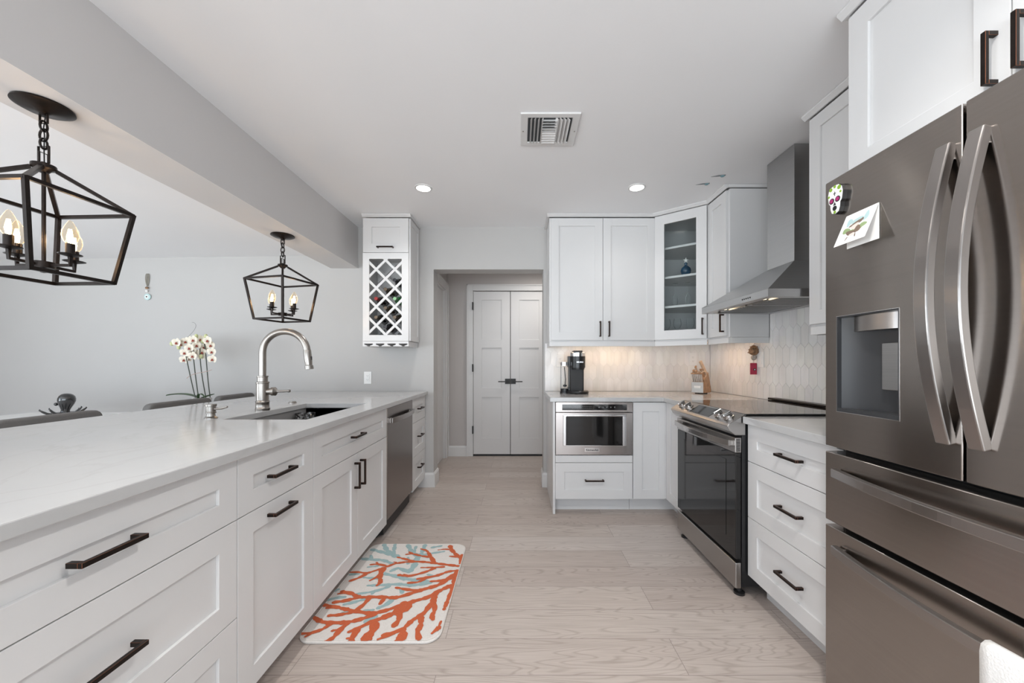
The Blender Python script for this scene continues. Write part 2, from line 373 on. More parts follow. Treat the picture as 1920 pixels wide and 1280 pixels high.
# baseboards
def board(mb, p, q, n, h=.135, t=.014):
    p = Vector(p); q = Vector(q); n = Vector(n)
    prof = [(0, 0), (t, 0), (t, h-.018), (t*.45, h), (0, h)]
    mb.prism([p+n*a+Vector((0, 0, z)) for a, z in prof], q-p)
mb = MB(); board(mb, (-.90, YH, 0), (-.652, YH, 0), (0, -1, 0), .13); struct('baseboard_hall_back', mb, 'trim')
mb = MB(); board(mb, (-.945, RY1, 0), (-.8023, RY1, 0), (0, -1, 0)); board(mb, (-.802, RY1-.014, 0), (-.802, RY1+.17, 0), (1, 0, 0)); struct('baseboard_back', mb, 'trim')
mb = MB(); board(mb, (.23, RY1-.012, 0), (.23, RY1+.17, 0), (-1, 0, 0)); board(mb, (.23-.014, RY1, 0), (.272, RY1, 0), (0, -1, 0)); struct('baseboard_back_right', mb, 'trim')
mb = MB(); board(mb, (-5.6, RY1, 0), (-2.2, RY1, 0), (0, -1, 0)); board(mb, (RX0, RY0, 0), (RX0, RY1, 0), (1, 0, 0)); struct('baseboard_left', mb, 'trim')
mb = MB(); board(mb, (RX1, RY0, 0), (RX1, .35, 0), (-1, 0, 0)); struct('baseboard_right', mb, 'trim')

# ------------------------------------------------------------------ picket tile backsplash
def clip(poly, a0, a1, b0, b1):
    for ax, lim, sg in ((0, a0, 1), (0, a1, -1), (1, b0, 1), (1, b1, -1)):
        out = []
        for i in range(len(poly)):
            p, q = poly[i-1], poly[i]; pi, qi = sg*(p[ax]-lim) >= 0, sg*(q[ax]-lim) >= 0
            if pi != qi:
                t = (lim-p[ax])/(q[ax]-p[ax]); out.append((p[0]+t*(q[0]-p[0]), p[1]+t*(q[1]-p[1])))
            if qi: out.append(q)
        poly = out
        if len(poly) < 3: return []
    return poly
def tiles(name, regions, f, label):
    pw, ph, tip, g = .066, .130, .032, .0011
    bm = bmesh.new(); cl = bm.loops.layers.float_color.new('tint')
    for (a0, a1, b0, b1) in regions:
        for k in range(-8, 12):
            for i in range(int(a0/pw)-2, int(a1/pw)+3):
                cx = i*pw+(pw/2 if k % 2 else 0); cz = 1.146+k*ph+ph/2
                w, hh = pw/2-g, ph/2-tip/2
                P = [(cx-w, cz-hh), (cx, cz-hh-tip+g), (cx+w, cz-hh), (cx+w, cz+hh), (cx, cz+hh+tip-g), (cx-w, cz+hh)]
                P = clip(P, a0, a1, b0, b1)
                if not P: continue
                v0 = random.uniform(.77, .85); cc = (v0, v0*random.uniform(.975, .995), v0*random.uniform(.95, .98), 1)
                top = [bm.verts.new(f(a, z, .0065)) for a, z in P]; bot = [bm.verts.new(f(a, z, .003)) for a, z in P]
                fs = []
                try:
                    fs.append(bm.faces.new(top))
                    for j in range(len(P)): fs.append(bm.faces.new([bot[j-1], bot[j], top[j], top[j-1]]))
                except ValueError: pass
                for q in fs:
                    for lp in q.loops: lp[cl] = cc
        v = [bm.verts.new(f(a, z, d)) for a, z, d in ((a0, b0, .0045), (a1, b0, .0045), (a1, b1, .0045), (a0, b1, .0045), (a0, b0, .0003), (a1, b0, .0003), (a1, b1, .0003), (a0, b1, .0003))]
        for q in ((0, 1, 2, 3), (4, 5, 6, 7), (0, 1, 5, 4), (1, 2, 6, 5), (2, 3, 7, 6), (3, 0, 4, 7)):
            ff = bm.faces.new([v[t] for t in q]); ff.material_index = 1
            for lp in ff.loops: lp[cl] = (.6, .6, .6, 1)
    bmesh.ops.recalc_face_normals(bm, faces=bm.faces)
    me = bpy.data.meshes.new(name); bm.to_mesh(me); bm.free(); me.materials.append(M['tile']); me.materials.append(M['grout'])
    o = bpy.data.objects.new(name, me); C.objects.link(o); tag(o, kind='structure'); return o
tiles('wall_tiled_back', [(.245, RX1-.008, .902, 1.348)], lambda a, z, d: (a, RY1-d, z), '')
tiles('wall_tiled_right', [(1.31, RY1-.008, .902, 1.348), (1.93, 2.667, 1.348, 1.80)], lambda a, z, d: (RX1-d, a, z), '')

# ------------------------------------------------------------------ cabinets
class Fr:   # frame: origin, u along width, n outwards
    def __init__(s, o, u, n): s.o = Vector(o); s.u = Vector(u).normalized(); s.n = Vector(n).normalized()
    def p(s, u, z, d): return s.o+s.u*u+s.n*d+Vector((0, 0, z))
    def box(s, mb, u0, u1, z0, z1, d0, d1):
        return mb.hexa([s.p(u0, z0, d0), s.p(u0, z0, d1), s.p(u1, z0, d1), s.p(u1, z0, d0), s.p(u0, z1, d0), s.p(u0, z1, d1), s.p(u1, z1, d1), s.p(u1, z1, d0)])
    def shaker(s, mb, u0, u1, z0, z1, t=.02, fr=.07, rec=.010, d=0, hole=False):
        fz = min(fr, (z1-z0)*.4); fu = min(fr, (u1-u0)*.32)
        us = [u0, u0+fu, u1-fu, u1]; zs = [z0, z0+fz, z1-fz, z1]
        mb.grid(us, zs, lambda i, j: i == 1 and j == 1, d+t-rec, d+t, lambda a, b_, c: s.p(a, b_, c))
        if hole: mb.grid(us, zs, lambda i, j: i == 1 and j == 1, d, d+t-rec, lambda a, b_, c: s.p(a, b_, c))
        else: s.box(mb, u0, u1, z0, z1, d, d+t-rec)
        return (us[1], us[2], zs[1], zs[2])
def pull(F, uc, zc, length, vert, parent, d=.02, off=.032, th=.0055):
    mb = MB(); h = length/2
    if vert:
        F.box(mb, uc-th, uc+th, zc-h, zc+h, d+off-.009, d+off)
        for z in (zc-h, zc+h-.011): F.box(mb, uc-th, uc+th, z, z+.011, d-.001, d+off-.009)
    else:
        F.box(mb, uc-h, uc+h, zc-th, zc+th, d+off-.009, d+off)
        for u in (uc-h, uc+h-.011): F.box(mb, u, u+.011, zc-th, zc+th, d-.001, d+off-.009)
    return mb.build('handle', ['bronze', 'copper'], parent, bevel=.0006, seg=1, bmat=1)
G = .0015
def front(F, kind, root, u0, u1, z0, z1, hd=None, fr=.07):
    mb = MB(); F.shaker(mb, u0+G, u1-G, z0+G, z1-G, fr=fr)
    o = mb.build(kind, 'cab', root, bevel=.0012)
    if hd: 
        for q in (hd if isinstance(hd, list) else [hd]): pull(F, q[0], q[1], q[2], q[3], o)
    return o
def base_cab(label, F, w, depth, fronts, loc, toe=(0, None), z0=.092, group=None, zt=.868, endpanel=False, toed=.075):
    root = thing('base_cabinet', label, 'cabinet', loc, group)
    mb = MB(); t = .018
    F.box(mb, .001, t, z0, zt, -depth, 0); F.box(mb, w-t, w-.001, z0, zt, -depth, 0); F.box(mb, t, w-t, z0, z0+t, -depth, 0)
    F.box(mb, t, w-t, z0+t, zt, -depth, -depth+t)
    F.box(mb, t, w-t, zt-.03, zt, -.02, -.001); F.box(mb, t, w-t, z0+t, zt-.03, -.03, -.02)
    mb.build('body', 'cab', root, bevel=.0008, seg=1)
    mb = MB(); F.box(mb, .001, w-.001, 0, z0, -toed-.016, -toed); mb.build('toe_kick', 'cab', root)
    for f in fronts:
        front(F, f[0], root, *f[1:5], hd=f[5] if len(f) > 5 else None)
    return root
XL = -.90
def FL(y): return Fr((XL, y, 0), (0, 1, 0), (1, 0, 0))
ZD = (.092, .371, .676, .866)
# 1. wide drawer unit
y0, y1 = .39, 1.167; w = y1-y0
base_cab('widest white drawer cabinet at the near end of the peninsula', FL(y0), w, .86,
         [('drawer', 0, w, ZD[i], ZD[i+1], (w/2+.012, (.230, .527, .771)[i], .132, False)) for i in range(3)], (XL, y0, 0))
# 2. pull-out unit
y0, y1 = 1.167, 1.60; w = y1-y0
base_cab('white cabinet with one drawer above a tall pull-out door, between wide drawers and sink cabinet', FL(y0), w, .86,
         [('drawer', 0, w, ZD[2], ZD[3], (w/2-.013, .768, .132, False)), ('door', 0, w, ZD[0], ZD[2], (w/2-.013, .632, .132, False))], (XL, y0, 0))
# 3. sink base
y0, y1 = 1.60, 2.484; w = y1-y0; ms = .435
base_cab('white sink cabinet with two doors and tall upright handles under the faucet', FL(y0), w, .86,
         [('drawer', 0, w, ZD[2], ZD[3], (.42, .775, .132, False)),
          ('door', 0, ms, ZD[0], ZD[2], (ms-.035, .563, .14, True)), ('door', ms, w, ZD[0], ZD[2], (ms+.035, .563, .14, True))], (XL, y0, 0))
# 4. narrow drawers by the hall
y0, y1 = 3.088, 3.505; w = y1-y0
base_cab('narrow three-drawer white cabinet between dishwasher and hall wall', FL(y0), w, .86,
         [('drawer', 0, w, a, b_, (w/2, c, .125, False)) for a, b_, c in ((ZD[0], .371, .26), (.371, .66, .53), (.66, .866, .768))], (XL, y0, 0))
# back panel of the peninsula facing the dining room
tag(MB().box(-1.79, -1.765, .39, 3.505, 0, .868).build('peninsula_panel', 'cab', bevel=.001), 'long white panel closing the dining side of the peninsula', 'panel')
# right drawer unit beside the fridge
XR = 1.155
def FR(y): return Fr((XR, y, 0), (0, 1, 0), (-1, 0, 0))
y0, y1 = 1.305, 1.853; w = y1-y0
ZR = (.114, .405, .68, .862)
base_cab('white three-drawer cabinet between the range and the refrigerator', FR(y0), w, .62,
         [('drawer', 0, w, ZR[i], ZR[i+1], (w/2-.024, (.262, .545, .770)[i], .132, False)) for i in range(3)], (XR, y0, 0), z0=.114, zt=.864)
# back run base: microwave cabinet
FB = lambda x: Fr((x, 2.90, 0), (1, 0, 0), (0, -1, 0))
x0, x1 = .262, .878; w = x1-x0
root = thing('base_cabinet', 'white base cabinet holding the microwave drawer above one wide drawer', 'cabinet', (x0, 2.90, 0))
F = FB(x0); mb = MB(); t = .018
F.box(mb, 0, t, 0, .864, -.605, .02); F.box(mb, w-t, w-.001, .114, .864, -.605, 0); F.box(mb, t, w-t, .114, .132, -.605, 0); F.box(mb, t, w-t, .425, .447, -.605, 0)
F.box(mb, t, w-t, .132, .864, -.605, -.59); mb.build('body', 'cab', root, bevel=.0008, seg=1)
mb = MB(); F.box(mb, t, w-.001, 0, .114, -.091, -.075); mb.build('toe_kick', 'cab', root)
mb = MB(); F.box(mb, t+.002, w-.002, .398, .452, .001, .019); mb.build('filler_strip', 'cab', root, bevel=.001)
front(F, 'drawer', root, t, w, .114, .396, (w/2+.01, .262, .145, False))
# blind corner base with narrow shaker panel + return panel beside the range
x0 = .880; root = thing('base_cabinet', 'white corner base cabinet with a narrow panel beside the microwave', 'cabinet', (x0, 2.90, 0))
F = FB(x0); mb = MB(); F.box(mb, 0, .018, .114, .864, -.605, 0); F.box(mb, .018, .915, .114, .132, -.605, 0); F.box(mb, .018, .915, .132, .864, -.605, -.59)
mb.box(1.155, 1.775, 2.558, 2.576, .114, .864).box(1.155, 1.173, 2.576, 2.90, .132, .864); mb.build('body', 'cab', root)
mb = MB(); F.box(mb, 0, .35, 0, .114, -.091, -.075); mb.box(1.23, 1.246, 2.558, 2.976, 0, .114); mb.build('toe_kick', 'cab', root)
front(F, 'door', root, 0, .273, .114, .862, fr=.07)
front(Fr((1.155, 2.558, 0), (0, 1, 0), (-1, 0, 0)), 'filler_panel', root, 0, .318, .114, .862, fr=.07)

# ---- upper cabinets
def carcass(mb, F, w, z0, z1, depth, t=.018, openf=False):
    F.box(mb, 0, t, z0, z1, -depth, 0); F.box(mb, w-t, w, z0, z1, -depth, 0); F.box(mb, t, w-t, z0, z0+t, -depth, 0); F.box(mb, t, w-t, z1-t, z1, -depth, 0); F.box(mb, t, w-t, z0+t, z1-t, -depth, -depth+t)
def crown(F, w, root, l=.0, r=.0, depth=.3, d=.02):
    mb = MB()
    prof = [(d+.001, 2.414), (d+.008, 2.414), (d+.026, 2.430), (d+.026, 2.4385), (d+.001, 2.4385)]
    mb.prism([F.p(-l, z, a) for a, z in prof], F.u*(w+l+r))
    if l: F.box(mb, -l, -.0005, 2.418, 2.4385, -depth, d)
    if r: F.box(mb, w+.0005, w+r, 2.418, 2.4385, -depth, d)
    mb.build('crown', 'cab', root)
def rail(F, w, root, z0=1.308, z1=1.349, d=.012, l=0, r=0, depth=.0):
    mb = MB(); F.box(mb, -0, w, z0, z1, d-.018, d)
    if l: F.box(mb, 0, .018, z0, z1, -depth, d-.018)
    if r: F.box(mb, w-.018, w, z0, z1, -depth, d-.018)
    mb.build('light_rail', 'cab', root, bevel=.002)
ZU0, ZU1 = 1.35, 2.414
# back run
x0, x1 = .262, 1.170; F = Fr((x0, 3.22, 0), (1, 0, 0), (0, -1, 0)); w = x1-x0
root = thing('wall_cabinet', 'wide two-door white wall cabinet over the coffee maker', 'cabinet', (x0, 3.22, ZU0))
mb = MB(); carcass(mb, F, w, ZU0, ZU1, .285); mb.build('body', 'cab', root, bevel=.0008, seg=1)
front(F, 'door', root, .012, w/2+.004, ZU0+.01, ZU1-.006, (w/2-.022, 1.455, .132, True), .068); front(F, 'door', root, w/2+.004, w, ZU0+.01, ZU1-.006, (w/2+.054, 1.455, .132, True), .068)
crown(F, w, root, l=.022); rail(F, w, root, l=1, depth=.285)
mb = MB(); mb.box(.45, 1.1, 3.30, 3.33, 1.338, 1.349); mb.build('light_strip', 'warmled', root)
# diagonal corner
A = Vector((1.172, 3.205, 0)); B = Vector((1.492, 2.955, 0)); u = (B-A).normalized(); n = Vector((u.y, -u.x, 0)); 
if n.x > 0: n = -n
wd = (B-A).length; F = Fr(A, u, n)
root = thing('wall_cabinet', 'corner white wall cabinet with a glass door showing glassware', 'cabinet', (1.5, 3.2, ZU0))
mb = MB(); poly = [(A.x, A.y), (A.x, 3.50), (1.79, 3.50), (1.79, B.y), (B.x, B.y)]
for z, t_ in ((ZU0, .018), (ZU1-.018, .018)): mb.prism([(a, b_, z) for a, b_ in poly], (0, 0, t_))
mb.box(A.x, A.x+.015, A.y+.004, 3.50, ZU0+.018, ZU1-.018).box(B.x+.004, 1.79, B.y, B.y+.015, ZU0+.018, ZU1-.018)
mb.build('body', 'cab', root)
mb = MB().box(A.x+.015, 1.775, 3.488, 3.50, ZU0+.018, ZU1-.018).box(1.778, 1.79, B.y+.015, 3.488, ZU0+.018, ZU1-.018); mb.build('back_lining', 'cabin', root)
for z in (1.630, 1.880, 2.128):
    MB().prism([(A.x+.02, A.y+.02, z), (A.x+.02, 3.486, z), (1.775, 3.486, z), (1.775, B.y+.02, z), (B.x+.02, B.y+.02, z)], (0, 0, .018)).build('shelf', 'cab', root, bevel=.001)
mb = MB(); r_ = F.shaker(mb, G, wd-G, ZU0+.01, ZU1-.006, fr=.077, hole=True, d=.002); dr = mb.build('glass_door', 'cab', root, bevel=.0012)
mb = MB(); F.box(mb, r_[0]-.01, r_[1]+.01, r_[2]-.01, r_[3]+.01, .008, .011); mb.build('glass_pane', 'glass', dr)
pull(F, wd-.028, 1.455, .132, True, dr, d=.022)
mb = MB(); prof = [(.023, 2.414), (.028, 2.414), (.046, 2.430), (.046, 2.4385), (.0, 2.4385), (.0, 2.415)]; mb.prism([F.p(-.01, z, a) for a, z in prof], F.u*(wd+.02)); mb.build('crown', 'cab', root)
mb = MB(); F.box(mb, 0, wd, 1.308, 1.349, -.006, .012); mb.build('light_rail', 'cab', root, bevel=.002)
# narrow cabinet to the hood
yA, yB = 2.672, 2.953; F = Fr((1.510, yA, 0), (0, 1, 0), (-1, 0, 0)); w = yB-yA
root = thing('wall_cabinet', 'narrow white wall cabinet between the glass door and the range hood', 'cabinet', (1.51, yA, ZU0))
mb = MB(); carcass(mb, F, w, ZU0, ZU1, .282); mb.build('body', 'cab', root, bevel=.0008, seg=1)
front(F, 'door', root, .012, w, ZU0+.01, ZU1-.006, (.045, 1.455, .132, True), .068)
crown(F, w, root, l=.014, depth=.282); rail(F, w, root, l=1, depth=.282)
# tall upper beside fridge
yA, yB = 1.352, 1.918; F = Fr((1.51, yA, 0), (0, 1, 0), (-1, 0, 0)); w = yB-yA
root = thing('wall_cabinet', 'white wall cabinet between the range hood and the refrigerator cabinet', 'cabinet', (1.51, yA, ZU0))
mb = MB(); carcass(mb, F, w, ZU0, ZU1, .282); mb.build('body', 'cab', root, bevel=.0008, seg=1)
front(F, 'door', root, 0, w, ZU0+.01, ZU1-.006, None, .068)
crown(F, w, root, r=.018, depth=.28); rail(F, w, root, r=1, depth=.282)
# over the fridge
yA, yB = .43, 1.35; F = Fr((1.21, yA, 0), (0, 1, 0), (-1, 0, 0)); w = yB-yA
root = thing('wall_cabinet', 'deep two-door white cabinet above the refrigerator', 'cabinet', (1.21, yA, 1.82))
mb = MB(); carcass(mb, F, w, 1.82, ZU1, .585); mb.build('body', 'cab', root, bevel=.0008, seg=1)
front(F, 'door', root, .0, w/2+.012, 1.825, ZU1-.006, (w/2-.015, 1.925, .132, True), .075); front(F, 'door', root, w/2+.012, w, 1.825, ZU1-.006, (w/2+.042, 1.925, .132, True), .075)
crown(F, w, root, r=.018, depth=.585)

# ---- wine cabinet
x0, x1 = -1.341, -.948; w = x1-x0; F = Fr((x0, 3.225, 0), (1, 0, 0), (0, -1, 0))
root = thing('wine_cabinet', 'white wall cabinet with lattice wine rack left of the hall opening', 'cabinet', (x0, 3.225, 1.31))
mb = MB(); carcass(mb, F, w, 1.353, ZU1, .28); F.box(mb, .018, w-.018, 2.10, 2.118, -.262, 0)
Fs = Fr((x1, 3.215, 0), (0, 1, 0), (1, 0, 0)); mb.build('body', ['cab'], root, bevel=.0008, seg=1)
mb = MB(); Fs.shaker(mb, .004, .286, 1.356, ZU1-.004, t=.014, fr=.05, rec=.005); mb.build('side_panel', 'cab', root, bevel=.001)
front(F, 'door', root, 0, w, 2.113, ZU1-.004, (w/2, 2.155, .14, False), .075)
lo, hi = 1.353, 2.111; u0, u1, z0, z1 = .055, .334, 1.405, 2.059
mb = MB().grid([0, u0, u1, w], [lo, z0, z1, hi], lambda i, j: i == 1 and j == 1, 0.001, .02, lambda a, b_, c: F.p(a, b_, c)); mb.build('rack_frame', 'cab', root, bevel=.0012)
# lattice slats, clipped to opening
P = .1605; ucen = u0+(353-148)/410*.279; zc0 = z1-(350-100)/962*.654
def slats(name, d0, d1, off=0):
    bm_ = MB()
    for sg in (1, -1):
        for k in range(-6, 9):
            c0 = k*P
            hw = .0105
            # line z - zc0 = sg*(u-ucen) + c0
            def L_(uu, e): return zc0+c0+sg*(uu-ucen)+e
            poly = clip([(u0-.3, L_(u0-.3, -hw*1.414)), (u1+.3, L_(u1+.3, -hw*1.414)), (u1+.3, L_(u1+.3, hw*1.414)), (u0-.3, L_(u0-.3, hw*1.414))], u0, u1, z0, z1)
            if poly: 
                dd = (0.0004 if sg > 0 else 0)
                bm_.prism([F.p(a, b_, d0+dd) for a, b_ in poly], F.n*(d1-d0))
    return bm_
slats('lattice', .004, .016).build('lattice', 'cab', root, bevel=.0008, seg=1)
slats('lattice', -.20, -.19).build('rear_lattice', 'cabin', root)
mb = MB().box(x0+.02, x1-.02, 3.482, 3.486, 1.372, 2.09); mb.build('rack_lining', 'cabin', root)
# stemware rail with four slots
mb = MB(); zt, zb = 1.351, 1.308
def notch_front(y):
    pts = [(x0, zt), (x1+.012, zt), (x1+.012, zb), (x0, zb)]
    return pts
us = [x0]; 
for i in range(4):
    c = x0+.05+i*.099; us += [c-.036, c-.016, c+.016, c+.036]
us += [x1]
mb.box(x0, x1, 3.205, 3.50, 1.342, 1.351)
prev = x0
for i in range(4):
    c = x0+.05+i*.099
    mb.prism([(prev, 3.205, zb), (c-.012, 3.205, zb), (c-.012, 3.205, zb+.005), (c-.036, 3.205, zb+.014), (c-.036, 3.205, 1.342), (prev, 3.205, 1.342)], (0, .295, 0))
    mb.prism([(c-.036, 3.205, zb+.024), (c+.036, 3.205, zb+.024), (c+.036, 3.205, 1.342), (c-.036, 3.205, 1.342)], (0, .015, 0))
    mb.prism([(c+.036, 3.205, 1.342), (c+.036, 3.205, zb+.014), (c+.012, 3.205, zb+.005), (c+.012, 3.205, zb), (c+.0495 if i < 3 else x1, 3.205, zb), (c+.0495 if i < 3 else x1, 3.205, 1.342)], (0, .295, 0))
    prev = c+.0495
mb.build('stemware_rail', 'cab', root)
crown(F, w, root, r=.022, depth=.28)
# bottles
bots = [((471, 468), 'black', 'dark', 'topmost dark wine bottle at the right edge of the lattice rack'),
        ((353, 586), 'tan', 'tan', 'wine bottle with tan foil below and left of the topmost bottle'),
        ((235, 704), 'red', 'red', 'wine bottle with red foil at the left of the lattice rack'),
        ((471, 704), 'green', 'green', 'bright green wine bottle at the right of the lattice rack'),
        ((353, 822), 'amber', 'tan', 'dark amber bottle in the middle column, diagonally below the red-topped one'),
        ((235, 940), 'black', 'tan', 'dark bottle in the left column, lowest on that side'),
        ((471, 940), 'amber', 'tan', 'brown bottle with tan foil, lowest in the right column'),
        ((353, 1058), 'black', 'dark', 'glossy black bottle at the very bottom of the lattice rack')]
bc = {'black': (.012, .012, .012), 'tan': (.05, .035, .02), 'red': (.02, .008, .008), 'green': (.03, .22, .06), 'amber': (.035, .02, .01)}
fc = {'dark': (.03, .03, .035), 'tan': (.11, .08, .055), 'red': (.30, .03, .03), 'green': (.25, .45, .25)}
for k_ in bc: M['b_'+k_] = mat('bottle_glass_'+k_, bc[k_], .08, 0, Coat_Weight=.5)
for k_ in fc: M['f_'+k_] = mat('foil_'+k_, fc[k_], .35, .4)
for (cx, cy), g_, f_, lab in bots:
    uu = u0+(cx-148)/410*.279; zz = z1-(cy-100)/962*.654
    R_ = .036; zc_ = zz+.0105*1.414+R_*1.414+.003
    xw = F.o.x+uu; loc = (xw, 3.215, zc_)
    r_ = thing('wine_bottle', lab, 'bottle', loc, 'wine bottles in the lattice rack')
    MB().lathe([(.0, .265), (.034, .262), (R_, .255), (R_, .10), (.030, .082), (.015, .062), (.0135, .045), (.0135, .03)], loc, (0, 1, 0), 20).build('glass_body', 'b_'+g_, r_, smooth=True)
    MB().lathe([(.0142, .045), (.0142, .0), (.0155, -.002), (.0155, -.012), (.013, -.014), (.0, -.014)], loc, (0, 1, 0), 16).build('foil', 'f_'+f_, r_, smooth=True)

# ------------------------------------------------------------------ countertops
SX0, SX1, SY0, SY1 = -1.40, -1.0, 1.755, 2.46
mb = MB().grid([-2.10, SX0, SX1, -.855], [.36, SY0, SY1, 3.505], lambda i, j: i == 1 and j == 1, .869, .90)
tag(mb.build('countertop', 'quartz', loc=(-1.5, 1.9, .869), bevel=.003), 'long white quartz peninsula worktop with the sink cutout', 'countertop')
mb = MB().grid([.238, 1.11, 1.792], [2.558, 2.865, 3.502], lambda i, j: i == 0 and j == 0, .866, .90)
tag(mb.build('countertop', 'quartz', loc=(1.0, 3.1, .866), bevel=.003), 'white quartz corner worktop under the coffee maker and knife block', 'countertop')
tag(MB().box(1.11, 1.792, 1.305, 1.853, .866, .90).build('countertop', 'quartz', loc=(1.4, 1.6, .866), bevel=.003), 'short white quartz worktop between range and refrigerator', 'countertop')

# sink
root = thing('sink', 'undermount stainless steel sink basin in the peninsula worktop', 'sink', (-1.2, 2.1, .66))
mb = MB(); a0, a1, b0, b1 = SX0-.006, SX1+.006, SY0-.006, SY1+.006
mb.box(a0-.003, a0, b0, b1, .66, .868).box(a1, a1+.003, b0, b1, .66, .868).box(a0-.003, a1+.003, b0-.003, b0, .66, .868).box(a0-.003, a1+.003, b1, b1+.003, .66, .868).box(a0, a1, b0, b1, .66, .663)
mb.build('basin', 'sink', root)
MB().lathe([(.0, .0), (.045, 0), (.045, .004), (.0, .004)], (-1.2, 2.1, .663)).build('drain', 'chrome', root)
# clear crinkled plastic bag / bowl leaning on the left basin wall
m = M['crinkle'] = thin_glass('crinkled_glass', (.80, .80, .80), .45, .15)
bp = N(m, 'ShaderNodeBump', Strength=1.0, Distance=.01); vv = N(m, 'ShaderNodeTexVoronoi', Scale=55.0); L(m, coords(m), vv.inputs['Vector']); L(m, vv.outputs[0], bp.inputs['Height'])
for nd in m.node_tree.nodes:
    if nd.type == 'BSDF_GLOSSY' or nd.type == 'LAYER_WEIGHT': L(m, bp.outputs[0], nd.inputs['Normal'])
bw = MB().lathe([(.045, 0), (.052, .004), (.056, .05), (.058, .188), (.0545, .188), (.052, .05), (.045, .008)], (-1.336, 2.33, .664), (0, 0, 1), 36)
tag(bw.build('glass_tumbler', 'crinkle', loc=(-1.336, 2.33, .664), smooth=True), 'textured clear glass vessel standing against the left wall inside the sink', 'glass')

# faucet
fx, fy = -1.435, 2.09
root = thing('faucet', 'tall brushed nickel gooseneck faucet behind the sink', 'faucet', (fx, fy, .90))
MB().lathe([(0, 0), (.035, 0), (.036, .012), (.033, .016), (.033, .045), (.035, .048), (.033, .055), (.0305, .058), (.0305, .15), (.033, .153), (.033, .158), (.0255, .162), (.0255, .185), (.028, .188), (.028, .193), (.018, .195), (0, .195)], (fx, fy, .90), n=28).build('base', 'nickel', root, smooth=True)
pts = [(fx, fy, 1.09), (fx, fy, 1.15), (fx, fy, 1.21)]; R_ = .125; cz = 1.225
for i in range(0, 19):
    a = PI-PI*.965*i/18; pts.append((fx+R_+R_*math.cos(a), fy, cz+R_*.93*math.sin(a)))
MB().tube(pts, .0178, 16).build('spout', 'nickel', root, smooth=True)
e = Vector(pts[-1]); dn = Vector((.12, 0, -1)).normalized()
MB().lathe([(.0185, 0), (.0195, .004), (.0195, .06), (.017, .085), (.021, .088), (.022, .108), (.0, .108)], e, dn, 22).build('spray_head', 'nickel', root, smooth=True)
MB().box(e.x+.018, e.x+.026, fy-.006, fy+.006, e.z-.075, e.z-.035).build('spray_button', 'blackmatte', root, bevel=.002)
h = MB(); h.lathe([(.016, 0), (.019, .022), (.024, .026), (.024, .042), (.012, .05), (.007, .055), (.006, .115), (.008, .117), (.008, .125), (0, .125)], (fx+.028, fy, 1.005), (1, 0, .03), 18).build('lever', 'nickel', root, smooth=True)
# soap dispenser
sx, sy = -1.476, 1.79
root = thing('soap_dispenser', 'short brushed nickel soap dispenser on the worktop near the faucet', 'soap dispenser', (sx, sy, .90))
MB().lathe([(0, 0), (.026, 0), (.026, .005), (.018, .01), (.016, .024), (.021, .026), (.021, .03), (.0185, .033), (.0185, .056), (.022, .058), (.022, .068), (.0, .07)], (sx, sy, .90), n=22).build('body', 'nickel', root, smooth=True)
MB().tube([(sx+.012, sy, .945), (sx+.05, sy, .947), (sx+.078, sy, .955)], [.006, .005, .0045], 10).build('nozzle', 'nickel', root, smooth=True)
tag(MB().lathe([(0, 0), (.024, 0), (.024, .004), (.019, .008), (.019, .011), (0, .012)], (-1.503, 2.48, .90)).build('disposal_button', 'nickel', loc=(-1.503, 2.48, .90), smooth=True), 'small round nickel button on the worktop beyond the sink', 'button')

# ------------------------------------------------------------------ dishwasher
y0, y1 = 2.488, 3.084
root = thing('dishwasher', 'dark stainless dishwasher in the peninsula under the worktop', 'dishwasher', (-1.2, 2.786, 0))
MB().box(-1.48, -.905, y0+.004, y1-.004, .02, .862).build('body', 'blackmatte', root)
MB().box(-.903, -.878, y0+.003, y1-.003, .115, .862).build('door', 'dish', root, bevel=.004)
MB().box(-.97, -.95, y0+.004, y1-.004, .0, .11).build('toe_kick', 'blackmatte', root)
pts = [(-.872+.0+.034*math.sin(PI*(.12+.76*i/12)), y0+.035+(y1-y0-.07)*i/12, .775) for i in range(13)]
MB().tube(pts, 0, sq=(.006, .017), up=(0, 0, 1)).box(-.878, -.865, y0+.036, y0+.06, .758, .792).box(-.878, -.865, y1-.06, y1-.036, .758, .792).build('handle', 'steel_x', root, bevel=.002)

# ------------------------------------------------------------------ microwave drawer
x0, x1 = .283, .876; yf = 2.872
root = thing('microwave_drawer', 'stainless microwave drawer built in under the worktop', 'microwave', (.58, 2.90, .455))
MB().box(x0+.004, x1-.006, 2.90, 3.40, .453, .862).build('body', 'blackmatte', root)
MB().box(x0, x1, yf, 2.899, .786, .863).build('control_panel', 'steel_y', root, bevel=.002)
MB().box(x0+.05, x1-.045, yf-.0012, yf+.002, .802, .846).build('display', 'glassblack', root)
mb = MB()
for r_ in range(2):
    for c_ in range(12): mb.box(x0+.125+c_*.013, x0+.131+c_*.013, yf-.0016, yf-.001, .815+r_*.013, .8175+r_*.013)
for c_ in range(5): mb.box(x0+.33+c_*.03, x0+.337+c_*.03, yf-.0016, yf-.001, .820, .829)
mb.build('keypad_marks', mat('grey_print', (.22, .22, .22), .5), root)
mb = MB().grid([x0, x0+.082, x1-.078, x1], [.458, .530, .752, .782], lambda i, j: i == 1 and j == 1, yf, 2.899, lambda a, b_, c: (a, c, b_)); dr = mb.build('drawer_front', 'steel_y', root, bevel=.002)
MB().box(x0+.082, x1-.078, yf+.004, yf+.01, .530, .752).build('window', 'glassblack', dr)
mb = MB()
for (a, b_) in ((x0+.056, x0+.080), (x1-.076, x1-.052)): mb.box(a, b_, yf-.010, yf, .530, .758)
